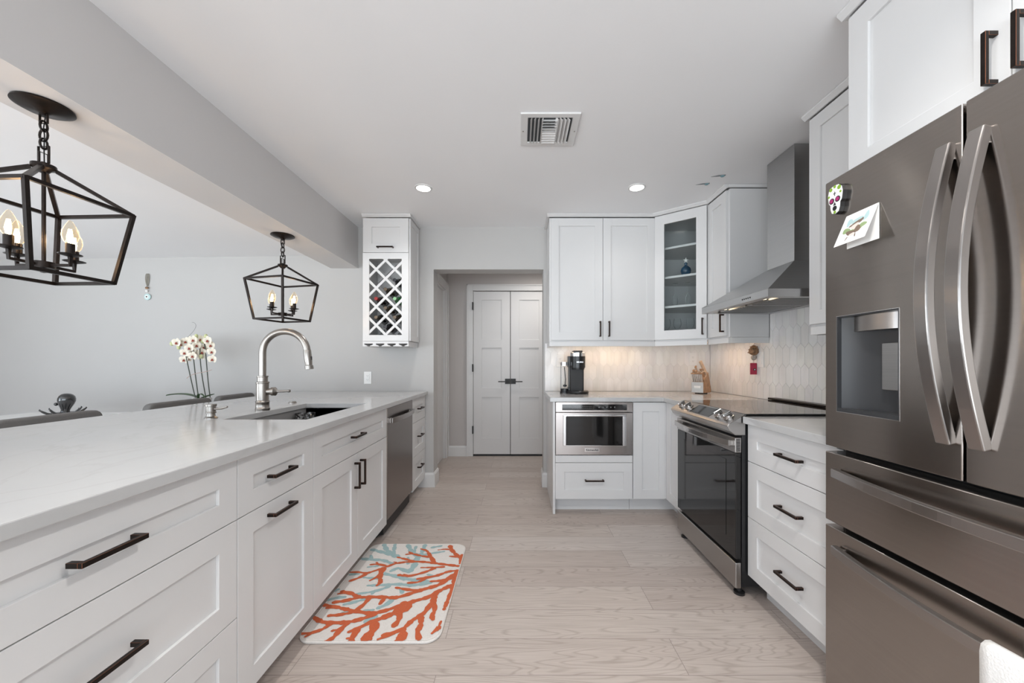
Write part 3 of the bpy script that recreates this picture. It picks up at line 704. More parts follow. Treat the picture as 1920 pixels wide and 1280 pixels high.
mb.box(x0+.056, x1-.052, yf-.012, yf, .756, .770).box(x0+.075, x1-.07, yf-.006, yf, .526, .533); mb.build('window_trim', 'chrome', dr, bevel=.003)
MB().box(.505, .620, yf-.003, yf, .482, .510).build('badge', 'chrome', dr, bevel=.001)
text('badge_text', 'KitchenAid', .021, dr, 'blackmatte', (.5625, yf-.0034, .496), Matrix.Rotation(PI/2, 3, 'X'), bold=True)

# ------------------------------------------------------------------ range
ya, yb = 1.860, 2.550
root = thing('range', 'black and stainless slide-in electric range with glass top', 'stove', (1.4, 2.2, 0))
MB().box(1.112, 1.745, ya+.002, yb-.002, .05, .898).build('body', 'black', root)
MB().box(1.125, 1.775, ya-.006, yb+.006, .9015, .912).build('cooktop', 'glassblack', root, bevel=.002)
MB().box(1.725, 1.785, ya+.01, yb+.04, .9125, .926).build('vent_trim', 'bronze', root, bevel=.003)
mb = MB()
for cx_, cy_, r_ in ((1.29, 2.03, .10), (1.29, 2.36, .115), (1.57, 2.03, .08), (1.57, 2.36, .085)):
    mb.rings([[(cx_+rr*math.cos(2*PI*j/40), cy_+rr*math.sin(2*PI*j/40), .9122) for j in range(40)] for rr in (r_, r_+.0015)], cap=False)
mb.build('burner_marks', mat('burner_print', (.12, .12, .12), .3), root)
prof = [(1.128, .912), (1.045, .862), (1.038, .850), (1.050, .826), (1.075, .806), (1.128, .806)]
cp = MB().prism([(a, ya-.002, z) for a, z in prof], (0, yb-ya+.004, 0)).build('control_panel', 'steel_x', root, bevel=.002)
nrm = Vector((-.050, 0, .083)).normalized(); sl = Vector((-.083, 0, -.050)).normalized()
mid = Vector((1.086, 0, .887))
q = [mid+sl*-.036+nrm*.0008, mid+sl*.038+nrm*.0008]
MB().hexa([(q[0].x, 2.075, q[0].z), (q[0].x, 2.31, q[0].z), (q[1].x, 2.31, q[1].z), (q[1].x, 2.075, q[1].z)]+[(Vector(v)-nrm*.004) for v in ((q[0].x, 2.075, q[0].z), (q[0].x, 2.31, q[0].z), (q[1].x, 2.31, q[1].z), (q[1].x, 2.075, q[1].z))]).build('display', 'glassblack', root)
for ky in (1.925, 2.015, 2.375, 2.465):
    c = mid+Vector((0, ky, 0))+sl*.004
    kb = MB().lathe([(0, 0), (.027, 0), (.027, .004), (.023, .007), (.022, .016), (.0, .017)], c, nrm, 24).build('knob', 'steel_x', root, smooth=True)
    mb = MB(); a = c+nrm*.016; s1 = sl*.024; y_ = Vector((0, .0085, 0))
    mb.hexa([a-s1-y_, a-s1+y_, a+s1+y_, a+s1-y_, a-s1-y_+nrm*.012, a-s1+y_+nrm*.012, a+s1+y_+nrm*.012, a+s1-y_+nrm*.012]).build('grip', 'chrome', kb, bevel=.004)
# door
dr = MB().box(1.082, 1.110, ya+.004, yb-.004, .185, .716).build('oven_door', 'glassblack', root, bevel=.003)
MB().box(1.079, 1.110, ya+.003, yb-.003, .718, .792).build('door_band', 'steel_x', dr, bevel=.002)
MB().box(1.0805, 1.0825, ya+.09, yb-.09, .27, .665).build('oven_window', mat('oven_window_glass', (.010, .009, .009), .07), dr)
mb = MB()
for i in range(9): z = .724+i*.0072; mb.hexa([(1.0855, ya+.0015, z), (1.0855, ya+.004, z), (1.1035, ya+.004, z+.001), (1.1035, ya+.0015, z+.001), (1.0855, ya+.0015, z+.0038), (1.0855, ya+.004, z+.0038), (1.1035, ya+.004, z+.0048), (1.1035, ya+.0015, z+.0048)])
mb.build('vent_slots', 'dark', dr)
pts = [(1.076-.05*math.sin(PI*(.10+.80*i/16)), ya+.02+(yb-ya-.04)*i/16, .762) for i in range(17)]
MB().tube(pts, 0, sq=(.006, .016), up=(0, 0, 1)).box(1.055, 1.08, ya+.02, ya+.05, .748, .776).box(1.055, 1.08, yb-.05, yb-.02, .748, .776).build('handle', 'steel_x', dr, bevel=.003)
MB().box(1.080, 1.110, ya+.002, yb-.002, .04, .168).build('storage_drawer', 'steel_x', root, bevel=.004)
for fx_, fy_ in ((1.115, ya+.03), (1.115, yb-.05), (1.68, ya+.04), (1.68, yb-.04)): MB().lathe([(0, 0), (.026, 0), (.026, .012), (.012, .016), (.012, .05), (0, .05)], (fx_, fy_, 0), n=16).build('foot', 'black', root, smooth=True)

# ------------------------------------------------------------------ hood
ya, yb = 1.947, 2.655
root = thing('range_hood', 'stainless chimney range hood mounted over the range', 'range hood', (1.6, 2.3, 1.51))
zb, zr, zt = 1.512, 1.554, 1.76
mb = MB(); mb.grid([1.30, 1.345, 1.74, 1.79], [ya, ya+.045, yb-.045, yb], lambda i, j: i == 1 and j == 1, zb, zr); mb.box(1.345, 1.74, ya+.045, yb-.045, zb+.014, zb+.018); mb.build('rim', 'hood', root, bevel=.0015)
ca, cb, cx0 = 2.165, 2.402, 1.597
MB().rings([[(1.30, ya, zr), (1.30, yb, zr), (1.79, yb, zr), (1.79, ya, zr)], [(cx0, ca, zt), (cx0, cb, zt), (1.79, cb, zt), (1.79, ca, zt)]]).build('canopy', 'hood', root)
ch = MB().box(cx0, 1.79, ca, cb, zt, 2.437).build('chimney', 'hood', root, bevel=.001)
mb = MB()
for i in range(8):
    for j in range(9):
        mb.cyl((1.70+(i+.5*(j % 2))*.009, ca-.0006, 2.30+j*.0095), (1.70+(i+.5*(j % 2))*.009, ca+.001, 2.30+j*.0095), .0026, 8)
mb.build('vent_holes', 'dark', ch)
mb = MB()
for i in range(2):
    a = ya+.06+i*.30; mb.box(1.40, 1.73, a, a+.285, zb+.004, zb+.0135)
    for k in range(9): mb.box(1.41, 1.72, a+.02+k*.028, a+.030+k*.028, zb+.001, zb+.0045)
mb.build('filter', 'hood', root)
for y_ in (2.10, 2.50):
    lt = MB().lathe([(0, 0), (.022, 0), (.024, .0), (.024, .004), (0, .004)], (1.365, y_, zb-.002+.012)).build('lamp', 'warmled', root)
mb = MB()
for i in range(5): mb.cyl((1.2985, 2.10+i*.018, 1.533), (1.3005, 2.10+i*.018, 1.533), .0045, 10)
mb.build('buttons', 'blackmatte', root)
light('hood_lamp', 'SPOT', (1.37, 2.10, 1.505), 1.5, (1, .88, .7), (0, 0, 0), spot=2.2, radius=.03, parent=root)
light('hood_lamp', 'SPOT', (1.37, 2.50, 1.505), 1.5, (1, .88, .7), (0, 0, 0), spot=2.2, radius=.03, parent=root)

# ------------------------------------------------------------------ refrigerator
FX = 1.06; yf0, ymid, yf1 = .484, .8886, 1.296
root = thing('refrigerator', 'large dark stainless four-door refrigerator at the right', 'refrigerator', (1.4, .89, 0))
MB().box(1.128, 1.775, yf0+.005, yf1-.005, .02, 1.775).build('body', 'black', root, bevel=.003)
def fxy(y): return FX+.004*((y-.89)/.405)**2-.0005
def fdoor(a, b_, z0, z1, hole=None):
    ys = sorted(set([a+(b_-a)*i/12 for i in range(13)]+([hole[0], hole[1]] if hole else [])))
    zs = [z0]+([hole[2], hole[3]] if hole else [])+[z1]
    mb = MB()
    mb.grid(ys, zs, lambda i, j: bool(hole) and j == 1 and hole[0]-1e-6 <= ys[i] and ys[i+1] <= hole[1]+1e-6, 0, 1, lambda y, z, k: ((fxy(y) if k else 1.124), y, z))
    return mb
dl = fdoor(ymid+.003, yf1, .882, 1.786, (1.041, 1.247, 1.005, 1.319)).build('left_door', 'fridge', root, bevel=.003, smooth=False)
dR = fdoor(yf0, ymid-.003, .882, 1.786).build('right_door', 'fridge', root, bevel=.003)
d1 = fdoor(yf0, yf1, .627, .862).build('upper_drawer', 'fridge', root, bevel=.003)
d2 = fdoor(yf0, yf1, .05, .610).build('lower_drawer', 'fridge', root, bevel=.003)
for o in (dl, dR, d1, d2): o.data.polygons.foreach_set('use_smooth', [True]*len(o.data.polygons)); o.data.set_sharp_from_angle(angle=math.radians(30))
# dispenser
a, b_, z0, z1 = 1.041, 1.247, 1.005, 1.319
M['disp'] = mat('dispenser_grey', (.035, .036, .039), .28)
mb = MB(); t = .004; xb = 1.122
mb.box(FX+.001, xb, b_-t, b_, z0, z1).box(FX+.001, xb, a, a+t, z0, z1).box(FX+.001, xb, a+t, b_-t, z0, z0+.012).box(FX+.004, xb, a+t, b_-t, z1-t, z1)
mb.rings([[(xb-.003-.045*(i/16)**2.2, a+t+(b_-a-2*t)*i/16, z) for z in (z0+.012, z1-t)] for i in range(17)], closed=False, cap=False)
ds = mb.build('dispenser_recess', 'disp', dl, smooth=True)
mb = MB(); hy = (a+b_)/2+.005
mb.rings([[(FX+.012+.0+.05*(1-math.sin(PI*i/12)**.5)*.6, a+.012+(b_-a-.035)*i/12, z) for z in (1.266, 1.3145)]+[(xb-.012, a+.012+(b_-a-.035)*i/12, 1.3145), (xb-.012, a+.012+(b_-a-.035)*i/12, 1.266)] for i in range(13)])
mb.build('dispenser_head', 'steel_h', ds, smooth=True)
mb = MB().box(1.095, 1.100, 1.066, 1.128, 1.085, 1.225); mb.build('paddle', 'hood', ds, bevel=.004)
mb = MB()
for i in range(4): mb.box(FX+.0255, FX+.03, 1.195-i*.022, 1.205-i*.022, 1.292, 1.2945).box(FX+.0255, FX+.03, 1.195-i*.022, 1.205-i*.022, 1.283, 1.2855)
# thin bright rim
mb2 = MB().grid([a-.002, a, b_, b_+.002], [z0-.002, z0, z1, z1+.002], lambda i, j: i == 1 and j == 1, 0, 1, lambda y, z, k: (fxy(y)-.0008*k, y, z)); mb2.build('dispenser_rim', 'chrome', ds)
# vertical door handles
def vhandle(yc, dr):
    pts = [(1.068-.082*math.sin(PI*(.10+.80*i/24))**1.0+.012, yc, .968+(1.70-.968)*i/24) for i in range(25)]
    mb = MB(); 
    mb.tube(pts, 0, sq=(.016, .011), up=(1, 0, 0))
    for z in (.985, 1.675): mb.box(1.045, fxy(yc)+.004, yc-.014, yc+.014, z-.014, z+.014)
    mb.build('handle', 'steel_h', dr, bevel=.003)
M['steel_hy'] = steel('drawer_handle_steel', (.38, .355, .34), .26, (.05, .05, 1), .6, (30, 2, 30), .03)
vhandle(.921, dl); vhandle(.853, dR)
def hhandle(zc, dr):
    ya_, yb_ = .54, 1.243
    pts = [(1.066-.058*math.sin(PI*(.10+.80*i/24)), ya_+(yb_-ya_)*i/24, zc) for i in range(25)]
    mb = MB(); mb.tube(pts, 0, sq=(.010, .015), up=(0, 0, 1))
    for y in (ya_+.012, yb_-.012): mb.box(1.04, fxy(y)+.004, y-.012, y+.012, zc-.010, zc+.010)
    mb.build('handle', 'steel_hy', dr, bevel=.003)
hhandle(.800, d1); hhandle(.545, d2)
for y in (yf0+.08, yf1-.08): MB().cyl((1.2, y, 0), (1.2, y, .05), .02).build('foot', 'black', root)
# towel over lower handle
mb = MB(); R_ = []
for j in range(19):
    y = .50+.306*j/18; wv = .0025*math.sin(j*1.7)+.0015*math.sin(j*.6)
    xo = 1.068-.058*math.sin(PI*(.10+.80*max(0, min(1, (y-.54)/.703))))
    col = []
    for i in range(10): col.append((xo-.0175-wv*(1-i/10), y, .16+.385*i/9+.006*math.sin(j*.9)*(1-i/9)))
    col += [(xo-.0145, y, .560), (xo-.006, y, .5665), (xo+.004, y, .5665), (xo+.0125, y, .560)]
    for i in range(8): col.append((xo+.0150, y, .545-.09*i/7))
    R_.append(col)
outer = R_
mb.rings(outer, closed=False, cap=False)
tw = mb.build('towel', 'towel', loc=(1.02, .65, .56), smooth=True)
sm = tw.modifiers.new('solid', 'SOLIDIFY'); sm.thickness = .004; sm.offset = 0
tag(tw, 'white cloth towel hanging over the lowest refrigerator handle', 'towel')
# skull magnet
sy, sz = 1.235, 1.706; fx_ = fxy(sy)
def XY(a, z, d): return (fxy(sy)-d, sy-a, sz+z)
outl = [(0, .048), (.014, .046), (.025, .036), (.029, .02), (.027, .004), (.025, -.008), (.019, -.014), (.018, -.03), (.013, -.044), (.0, -.049)]
outl = outl+[(-a_, z_) for a_, z_ in outl[-2:0:-1]]
root = thing('skull_magnet', 'small painted skull magnet on the upper left of the refrigerator door', 'magnet', (fx_, sy, sz))
MB().prism([XY(a_, z_, .0005) for a_, z_ in outl], (-.014, 0, 0)).build('edge', 'black', root)
MB().prism([XY(a_*.96, z_*.97, .0145) for a_, z_ in outl], (-.003, 0, 0)).build('face', 'paper', root, bevel=.001)
M['pink'] = mat('magenta_paint', (.35, .02, .13), .4); M['lime'] = mat('green_paint', (.22, .38, .03), .4)
mb = MB()
for ex in (-.0115, .0115): mb.mi = 0; mb.cyl(XY(ex, -.002, .0175), XY(ex, -.002, .0185), .0095, 14); mb.mi = 1; mb.cyl(XY(ex, -.002, .0185), XY(ex, -.002, .0192), .0065, 14)
mb.mi = 0; mb.prism([XY(0, -.008, .0177), XY(.005, -.019, .0177), XY(-.005, -.019, .0177)], (-.001, 0, 0)); mb.cyl(XY(0, -.029, .0175), XY(0, -.029, .0185), .008, 12)
mb.box(fx_-.0187, fx_-.0177, sy-.0008, sy+.0008, sz+.012, sz+.026).box(fx_-.0187, fx_-.0177, sy-.005, sy+.005, sz+.019, sz+.021)
mb.mi = 2
for a_, z_, r_ in ((.017, .034, .007), (-.015, .037, .006), (0, .042, .005), (.022, .018, .004), (-.023, .016, .004), (0, -.042, .005)): mb.cyl(XY(a_, z_, .0175), XY(a_, z_, .0182), r_, 10)
mb.build('painted_details', ['black', 'pink', 'lime'], root)
# greeting card, folded, hung from magnet
ya_, yb_ = 1.097, 1.205
root = thing('greeting_card', 'white folded card with an animal watercolour stuck on the refrigerator door', 'card', (FX, 1.15, 1.55))
x_ = fxy(1.15)-.002
MB().hexa([(x_, ya_, 1.532), (x_, yb_, 1.532), (x_-.0008, yb_, 1.532), (x_-.0008, ya_, 1.532), (x_, ya_, 1.637), (x_, yb_, 1.637), (x_-.0008, yb_, 1.637), (x_-.0008, ya_, 1.637)]).build('back_leaf', 'paper', root)
tp = x_-.001; bt = x_-.043
def CP(s_, t_, d=0): return (tp+(bt-tp)*t_-d, yb_+(ya_-yb_)*s_, 1.6375-.100*t_)
MB().hexa([CP(0, 0), CP(1, 0), CP(1, 1), CP(0, 1), CP(0, 0, .0008), CP(1, 0, .0008), CP(1, 1, .0008), CP(0, 1, .0008)]).build('front_leaf', 'paper', root)
M['wc_green'] = mat('watercolour_green', (.25, .33, .16), .8); M['wc_blue'] = mat('watercolour_teal', (.38, .52, .53), .8); M['wc_brown'] = mat('watercolour_brown', (.17, .12, .09), .8); M['wc_pink'] = mat('watercolour_pale', (.62, .55, .50), .8)
mb = MB()
def blob(s_, t_, rs, rt, ang, lvl, mi):
    mb.mi = mi; v = []
    for i in range(14):
        q = 2*PI*i/14; rr = 1+.12*math.sin(3*q+s_*9); dx, dz = rs*rr*math.cos(q), rt*rr*math.sin(q)
        v.append(mb.bm.verts.new(CP(s_+dx*math.cos(ang)-dz*math.sin(ang), t_+dx*math.sin(ang)+dz*math.cos(ang), .0009+lvl*.00008)))
    mb.face(v)
for q in ((.24, .30, .09, .13, 0, 1, 1), (.76, .27, .08, .15, 0, 1, 1), (.5, .32, .2, .1, 0, 0, 1), (.24, .56, .13, .09, .2, 1, 0), (.74, .55, .14, .08, -.2, 1, 0), (.5, .62, .3, .05, 0, 0, 0),
          (.5, .40, .22, .065, -.25, 2, 2), (.66, .34, .05, .05, 0, 3, 2), (.5, .50, .13, .10, 0, 3, 3), (.42, .68, .16, .08, .3, 4, 2), (.62, .62, .10, .12, -.4, 4, 2), (.5, .75, .09, .05, 0, 5, 3), (.36, .84, .02, .07, .4, 5, 2), (.62, .80, .02, .08, -.3, 5, 2)): blob(*q)
mb.build('painting', ['wc_green', 'wc_blue', 'wc_brown', 'wc_pink'], root)

# ------------------------------------------------------------------ pendants
M['led'] = M['led']
def pendant(cx, cy, rotd, label):
    root = thing('pendant_lantern', label, 'pendant lamp', (cx, cy, 2.054), 'lantern pendants over the peninsula')
    r = math.radians(rotd); cr, sr = math.cos(r), math.sin(r)
    def P_(x, y, z): return (cx+x*cr-y*sr, cy+x*sr+y*cr, z)
    MB().lathe([(0, 0), (.072, 0), (.074, -.006), (.055, -.016), (.02, -.022), (.011, -.028), (.011, -.036), (0, -.036)], (cx, cy, 2.0535), n=36).build('canopy', 'bronze', root, smooth=True)
    zt_, zbm, zap = 1.73, 1.464, 1.835
    # chain
    mb = MB(); z = 2.022; k = 0
    L_ = [(.010, .018, True), (.010, .017, False), (.011, .019, False), (.010, .017, False)]
    zz = 2.03
    def link(zc, hw, hh, rot90, sq):
        pts = []
        if sq: pts = [(-hw, -hh), (-hw, hh), (hw, hh), (hw, -hh)]
        else: pts = [(hw*math.cos(2*PI*i/14), hh*math.sin(2*PI*i/14)) for i in range(14)]
        pp = [P_(a, 0, zc+b_) if not rot90 else P_(0, a, zc+b_) for a, b_ in pts]
        mb.tube(pp, .0034, 6, loop=True)
    link(2.008, .014, .015, False, True); link(1.983, .010, .018, True, False); link(1.952, .015, .021, False, False); link(1.922, .010, .018, True, False); link(1.884, .019, .029, False, True); link(1.868, .012, .022, True, True)
    mb.build('chain', 'bronze', root, smooth=True)
    MB().tube([P_(.004, .002, 2.02), P_(-.006, .004, 1.98), P_(.007, -.003, 1.95), P_(-.003, .003, 1.91), P_(.002, 0, 1.86)], .0018, 6).build('cord', 'black', root)
    MB().lathe([(0, .012), (.006, .012), (.008, .004), (.030, .002), (.031, -.010), (.020, -.014), (.012, -.024), (0, -.024)], (cx, cy, zap+.012), n=24).build('hub', 'bronze', root, smooth=True)
    a, b_ = .153, .116; q4 = ((-1, -1), (1, -1), (1, 1), (-1, 1)); s_ = (.0058, .0058)
    mb = MB()
    for i in range(4):
        x, y = q4[i]; x2, y2 = q4[(i+1) % 4]
        mb.tube([P_(x*.02, y*.02, zap), P_(x*a, y*a, zt_)], 0, sq=s_)
        mb.tube([P_(x*a, y*a, zt_+.004), P_(x*b_, y*b_, zbm-.004)], 0, sq=s_)
        mb.tube([P_(x*a, y*a, zt_), P_(x2*a, y2*a, zt_)], 0, sq=s_)
        mb.tube([P_(x*b_, y*b_, zbm), P_(x2*b_, y2*b_, zbm)], 0, sq=s_)
    mb.build('cage', ['bronze'], root)
    MB().tube([(cx, cy, zap), (cx, cy, 1.50)], .0055, 10).lathe([(0, -.016), (.008, -.014), (.009, -.006), (.004, -.002), (.004, .0), (.028, .001), (.028, .022), (.0, .023)], (cx, cy, 1.492), n=20).build('centre_stem', 'bronze', root, smooth=True)
    for i in range(4):
        ang = i*PI/2+.06; dx, dy = math.cos(ang), math.sin(ang)
        def Q(rr, z): return P_(dx*rr, dy*rr, z)
        mb = MB().tube([Q(.02, 1.503), Q(.09, 1.503), Q(.090, 1.532)], 0, sq=(.0045, .0045)).lathe([(0, 0), (.006, 0), (.029, .007), (.030, .009), (.006, .008), (.006, .010), (.012, .010), (.012, .045), (0, .045)], Q(.090, 1.532), n=18)
        ar = mb.build('arm', 'bronze', root, smooth=True)
        bz = 1.577; MB().lathe([(.010, 0), (.017, .010), (.0215, .028), (.0195, .046), (.012, .064), (.005, .078), (0, .083)], Q(.090, bz), n=16).build('bulb', 'bulb', ar, smooth=True)
        fl = MB()
        for kk in range(3):
            a2 = kk*2.1; fl.tube([Vector(Q(.090, bz+.004))+Vector((.003*math.cos(a2), .003*math.sin(a2), 0)), Vector(Q(.090, bz+.022))+Vector((.006*math.cos(a2), .006*math.sin(a2), 0)), Vector(Q(.090, bz+.050))+Vector((.0015*math.cos(a2), .0015*math.sin(a2), 0))], .0032, 6)
        fl.build('filament', 'filament', ar)
        light('bulb_glow', 'POINT', Q(.090, bz+.03), .45, (1, .68, .42), radius=.012, parent=root)
    return root
pendant(-1.642, 1.290, -2.5, 'black open lantern pendant nearest the camera, cut by the left edge')
pendant(-1.645, 2.600, -13, 'black open lantern pendant farther away, above the faucet')

# ------------------------------------------------------------------ ceiling fittings
def downlight(x, y, label, power=10, col=(1, .97, .93)):
    root = thing('recessed_light', label, 'ceiling light', (x, y, ZC), 'recessed ceiling lights')
    MB().rings([[(x+r_*math.cos(2*PI*j/40), y+r_*math.sin(2*PI*j/40), z) for j in range(40)] for r_, z in ((.050, ZC-.001), (.050, ZC-.006), (.062, ZC-.005), (.064, ZC-.0005))], cap=False).build('trim_ring', 'trim', root, smooth=True)
    MB().lathe([(0, 0), (.050, 0), (.050, .003), (0, .003)], (x, y, ZC-.0045), n=40).build('lens', 'led', root)
    light('downlight', 'SPOT', (x, y, ZC-.02), power, col, spot=2.5, radius=.05, parent=root)
downlight(-.696, 2.72, 'round recessed ceiling light left of centre, near the wine cabinet', 20)
downlight(.856, 2.71, 'round recessed ceiling light right of centre, in front of the corner cabinets', 7)
light('hall_fill', 'SPOT', (.3, 4.1, 2.40), 28, (1, .95, .9), spot=2.9, radius=.1)  # added unseen spot to brighten the hall and far floor
for x, y in ((-.696, .6), (.6, .6), (-.696, -1.5), (.6, -1.5)): downlight(x, y, 'added recessed ceiling light out of view, for fill', 60 if x > 0 else 34)  # extra unseen fittings added to fill floor and cabinet fronts with light
for x, y in ((-3.0, .6), (-4.3, .6), (-3.0, -1.2), (-4.3, -1.2)): light('dining_fill', 'SPOT', (x, y, 2.13), 30, (1, .97, .93), spot=2.7, radius=.08)  # added fill spots for the dining side, no fittings modelled
# vent
root = thing('ceiling_vent', 'white rectangular air vent with louvres in the ceiling', 'vent', (.165, 2.04, ZC))
xa, xb, yc, yd = .008, .318, 1.895, 2.178
MB().box(xa+.03, xb-.03, yc+.03, yd-.03, ZC-.003, ZC-.001).build('duct', mat('duct_dark', (.05, .055, .06), .6), root)
MB().grid([xa, xa+.040, xb-.040, xb], [yc, yc+.034, yd-.034, yd], lambda i, j: i == 1 and j == 1, ZC-.010, ZC-.0005).build('frame', 'trim', root, bevel=.004)
for xx in (xa+.015, xb-.015): MB().cyl((xx, 2.04, ZC-.0115), (xx, 2.04, ZC-.010), .004, 10).build('screw', 'nickel', root)
x1_, x2_ = xa+.04, xb-.04; wv = (x2_-x1_)
mb = MB()
def lou(p, q, dvec, h=.016):
    p, q, dvec = Vector(p), Vector(q), Vector(dvec); mb.hexa([p, q, q+dvec, p+dvec, p+Vector((0, 0, .0015)), q+Vector((0, 0, .0015)), q+dvec+Vector((0, 0, .0015)), p+dvec+Vector((0, 0, .0015))])
ya_, yb_ = yc+.034, yd-.034
for i in range(4): xx = x1_+.012+i*.0195; lou((xx, ya_, ZC-.020), (xx, yb_, ZC-.020), (.010, 0, .015))
for i in range(4): xx = x2_-.012-i*.0195; lou((xx, ya_, ZC-.020), (xx, yb_, ZC-.020), (-.016, 0, .015))
xm1, xm2 = x1_+.077, x2_-.077
mb.box(xm1-.002, xm1, ya_, yb_, ZC-.020, ZC-.003).box(xm2, xm2+.002, ya_, yb_, ZC-.020, ZC-.003)
for i in range(5): yy = ya_+.010+i*.0225; lou((xm1, yy, ZC-.020), (xm2, yy, ZC-.020), (0, .009, .014))
for i in range(5): yy = yb_-.010-i*.0215; lou((xm1, yy, ZC-.020), (xm2, yy, ZC-.020), (0, -.018, .014))
mb.build('louvres', 'trim', root)
# torn marks on ceiling near hood
M['scuff'] = mat('torn_paint', (.22, .24, .25), .8); M['scuffb'] = mat('torn_paint_teal', (.20, .34, .38), .7)
for (x, y, s_, lab) in ((1.365, 2.545, 1, 'small torn anchor mark on the ceiling, upper of two near the hood'), (1.315, 2.66, 1, 'small torn anchor mark on the ceiling, lower of two near the hood')):
    root = thing('ceiling_anchor', lab, 'ceiling mark', (x, y, ZC))
    mb = MB(); mb.prism([(x-.05, y+.012, ZC-.0022), (x-.01, y-.012, ZC-.0022), (x+.035, y-.02, ZC-.0022), (x+.04, y-.006, ZC-.0022), (x, y+.006, ZC-.0022)], (0, 0, .0015)); mb.build('tear', 'scuff', root)
    MB().lathe([(0, -.006), (.011, -.005), (.015, -.001), (.015, 0), (0, 0)], (x+.022, y-.002, ZC-.001), n=14).build('anchor', 'scuffb', root, smooth=True)

# ------------------------------------------------------------------ outlets
def outlet(f, label, name='wall_outlet', w=.070, h=.115, rocker=False):
    c = f(0, 0, 0); root = thing(name, label, 'light switch' if rocker else 'outlet', c)
    def bx(mb, a0, a1, b0, b1, d0, d1): mb.hexa([f(a, b_, d) for d in (d0, d1) for a, b_ in ((a0, b0), (a1, b0), (a1, b1), (a0, b1))]); return mb
    bx(MB(), -w/2, w/2, -h/2, h/2, 0, .005).build('plate', 'whitepl', root, bevel=.0015)
    bx(MB(), -.017, .017, -.034, .034, .005, .008).build('socket_face' if not rocker else 'rocker', 'whitepl', root, bevel=.001)
    if not rocker:
        mb = MB()
        for s_ in (-.018, .018):
            bx(mb, -.007, -.0055, s_-.002, s_+.005, .0081, .0084); bx(mb, .0055, .007, s_-.002, s_+.005, .0081, .0084); bx(mb, -.0015, .0015, s_-.009, s_-.006, .0081, .0084)
        mb.build('slots', 'dark', root)
outlet(lambda a, b_, d: Vector((-1.42+a, RY1-.0005-d, 1.026+b_)), 'white wall outlet on the grey wall under the wine cabinet')
outlet(lambda a, b_, d: Vector((.385+a, RY1-.0068-d, 1.185+b_)), 'white outlet on the tiled wall behind the coffee maker')
outlet(lambda a, b_, d: Vector((1.63+a, RY1-.0068-d, 1.20+b_)), 'white outlet on the tiled wall behind the knife block')
outlet(lambda a, b_, d: Vector((RX1-.0068-d, 2.765+a, 1.19+b_)), 'white switch plate on the right tiled wall near the ornament', 'light_switch', rocker=True)

# ------------------------------------------------------------------ coffee maker
cy0 = 3.26
root = thing('coffee_maker', 'black and chrome single-serve coffee maker on the corner worktop', 'coffee maker', (.50, cy0, .90))
def rbox(x0, x1, y0, y1, z0, z1, nm, mt, p=None, bv=.01, sg=4): return MB().box(x0, x1, y0, y1, z0, z1).build(nm, mt, p or root, bevel=bv, seg=sg, smooth=True)
rbox(.445, .565, cy0-.02, cy0+.13, .905, 1.17, 'column', 'blackmatte', bv=.012)
MB().lathe([(0, 0), (.090, 0), (.093, .006), (.093, .020), (.088, .026), (0, .026)], (.512, cy0-.02, .9), n=40).build('drip_tray', 'black', root, smooth=True)
MB().lathe([(0, 0), (.058, 0), (.060, .016), (.066, .016), (.066, .115), (0, .115)], (.513, cy0, 1.108), n=40).build('brew_head', 'black', root, smooth=True)
MB().lathe([(0, 0), (.067, 0), (.0675, .030), (.062, .034), (0, .034)], (.513, cy0, 1.223), n=40).build('chrome_band', 'chrome', root, smooth=True)
rbox(.468, .548, cy0-.05, cy0+.04, 1.257, 1.272, 'lid', 'black', bv=.005)
text('brand_text', 'KEURIG', .0165, root, 'chrome', (.522, cy0-.0672, 1.172), Matrix.Rotation(PI/2, 3, 'X'), bold=True)
tx, ty = .405, cy0+.03
MB().lathe([(0, 0), (.044, 0), (.044, .014), (.040, .016), (.040, .040), (0, .040)], (tx, ty, .9), n=30).build('tank_base', 'black', root, smooth=True)
MB().lathe([(.040, .0), (.0395, .20), (.0375, .20), (.038, .0)], (tx, ty, .941), n=30, cap=False).build('water_tank', 'stem', root, smooth=True)
MB().lathe([(0, 0), (.041, 0), (.041, .030), (0, .032)], (tx, ty, 1.142), n=30).build('tank_lid', 'chrome', root, smooth=True)
MB().tube([(tx, ty, .95), (tx+.005, ty, 1.02), (tx-.004, ty, 1.13)], .004, 8).ball((tx, ty, .965), .018, 12, (1, 1, .6)).build('tank_filter', 'black', root, smooth=True)
rbox(.43, .47, ty-.03, ty+.05, 1.13, 1.225, 'neck', 'black', bv=.004)
rbox(.43, .46, ty-.03, ty+.05, .905, .95, 'joint', 'black', bv=.004)

# ------------------------------------------------------------------ knife block
bx, by = 1.590, 3.26
ra = math.radians(-50); ca_, sa_ = math.cos(ra), math.sin(ra)
def KB(x, y, z): return Vector((bx+x*ca_-y*sa_, by+x*sa_+y*ca_, .90+z))
root = thing('knife_block', 'acacia wood knife block with grey steel front on the corner worktop', 'knife block', (bx, by, .90))
KBs = []
MB().prism([KB(-.05, -.07, .008), KB(-.05, -.012, .008), KB(-.05, -.055, .102), KB(-.05, -.07, .102)], KB(.1, 0, 0)-KB(0, 0, 0)).build('front_block', 'wood', root, bevel=.002)
MB().prism([KB(-.05, -.0715, .010), KB(-.05, -.0702, .010), KB(-.05, -.0702, .100), KB(-.05, -.0715, .100)], KB(.1, 0, 0)-KB(0, 0, 0)).build('steel_plate', 'nickel', root)
MB().prism([KB(-.028, -.0722, .048), KB(-.028, -.0716, .048), KB(-.028, -.0716, .068), KB(-.028, -.0722, .068)], KB(.056, 0, 0)-KB(0, 0, 0)).build('label_plate', 'whitepl', root)
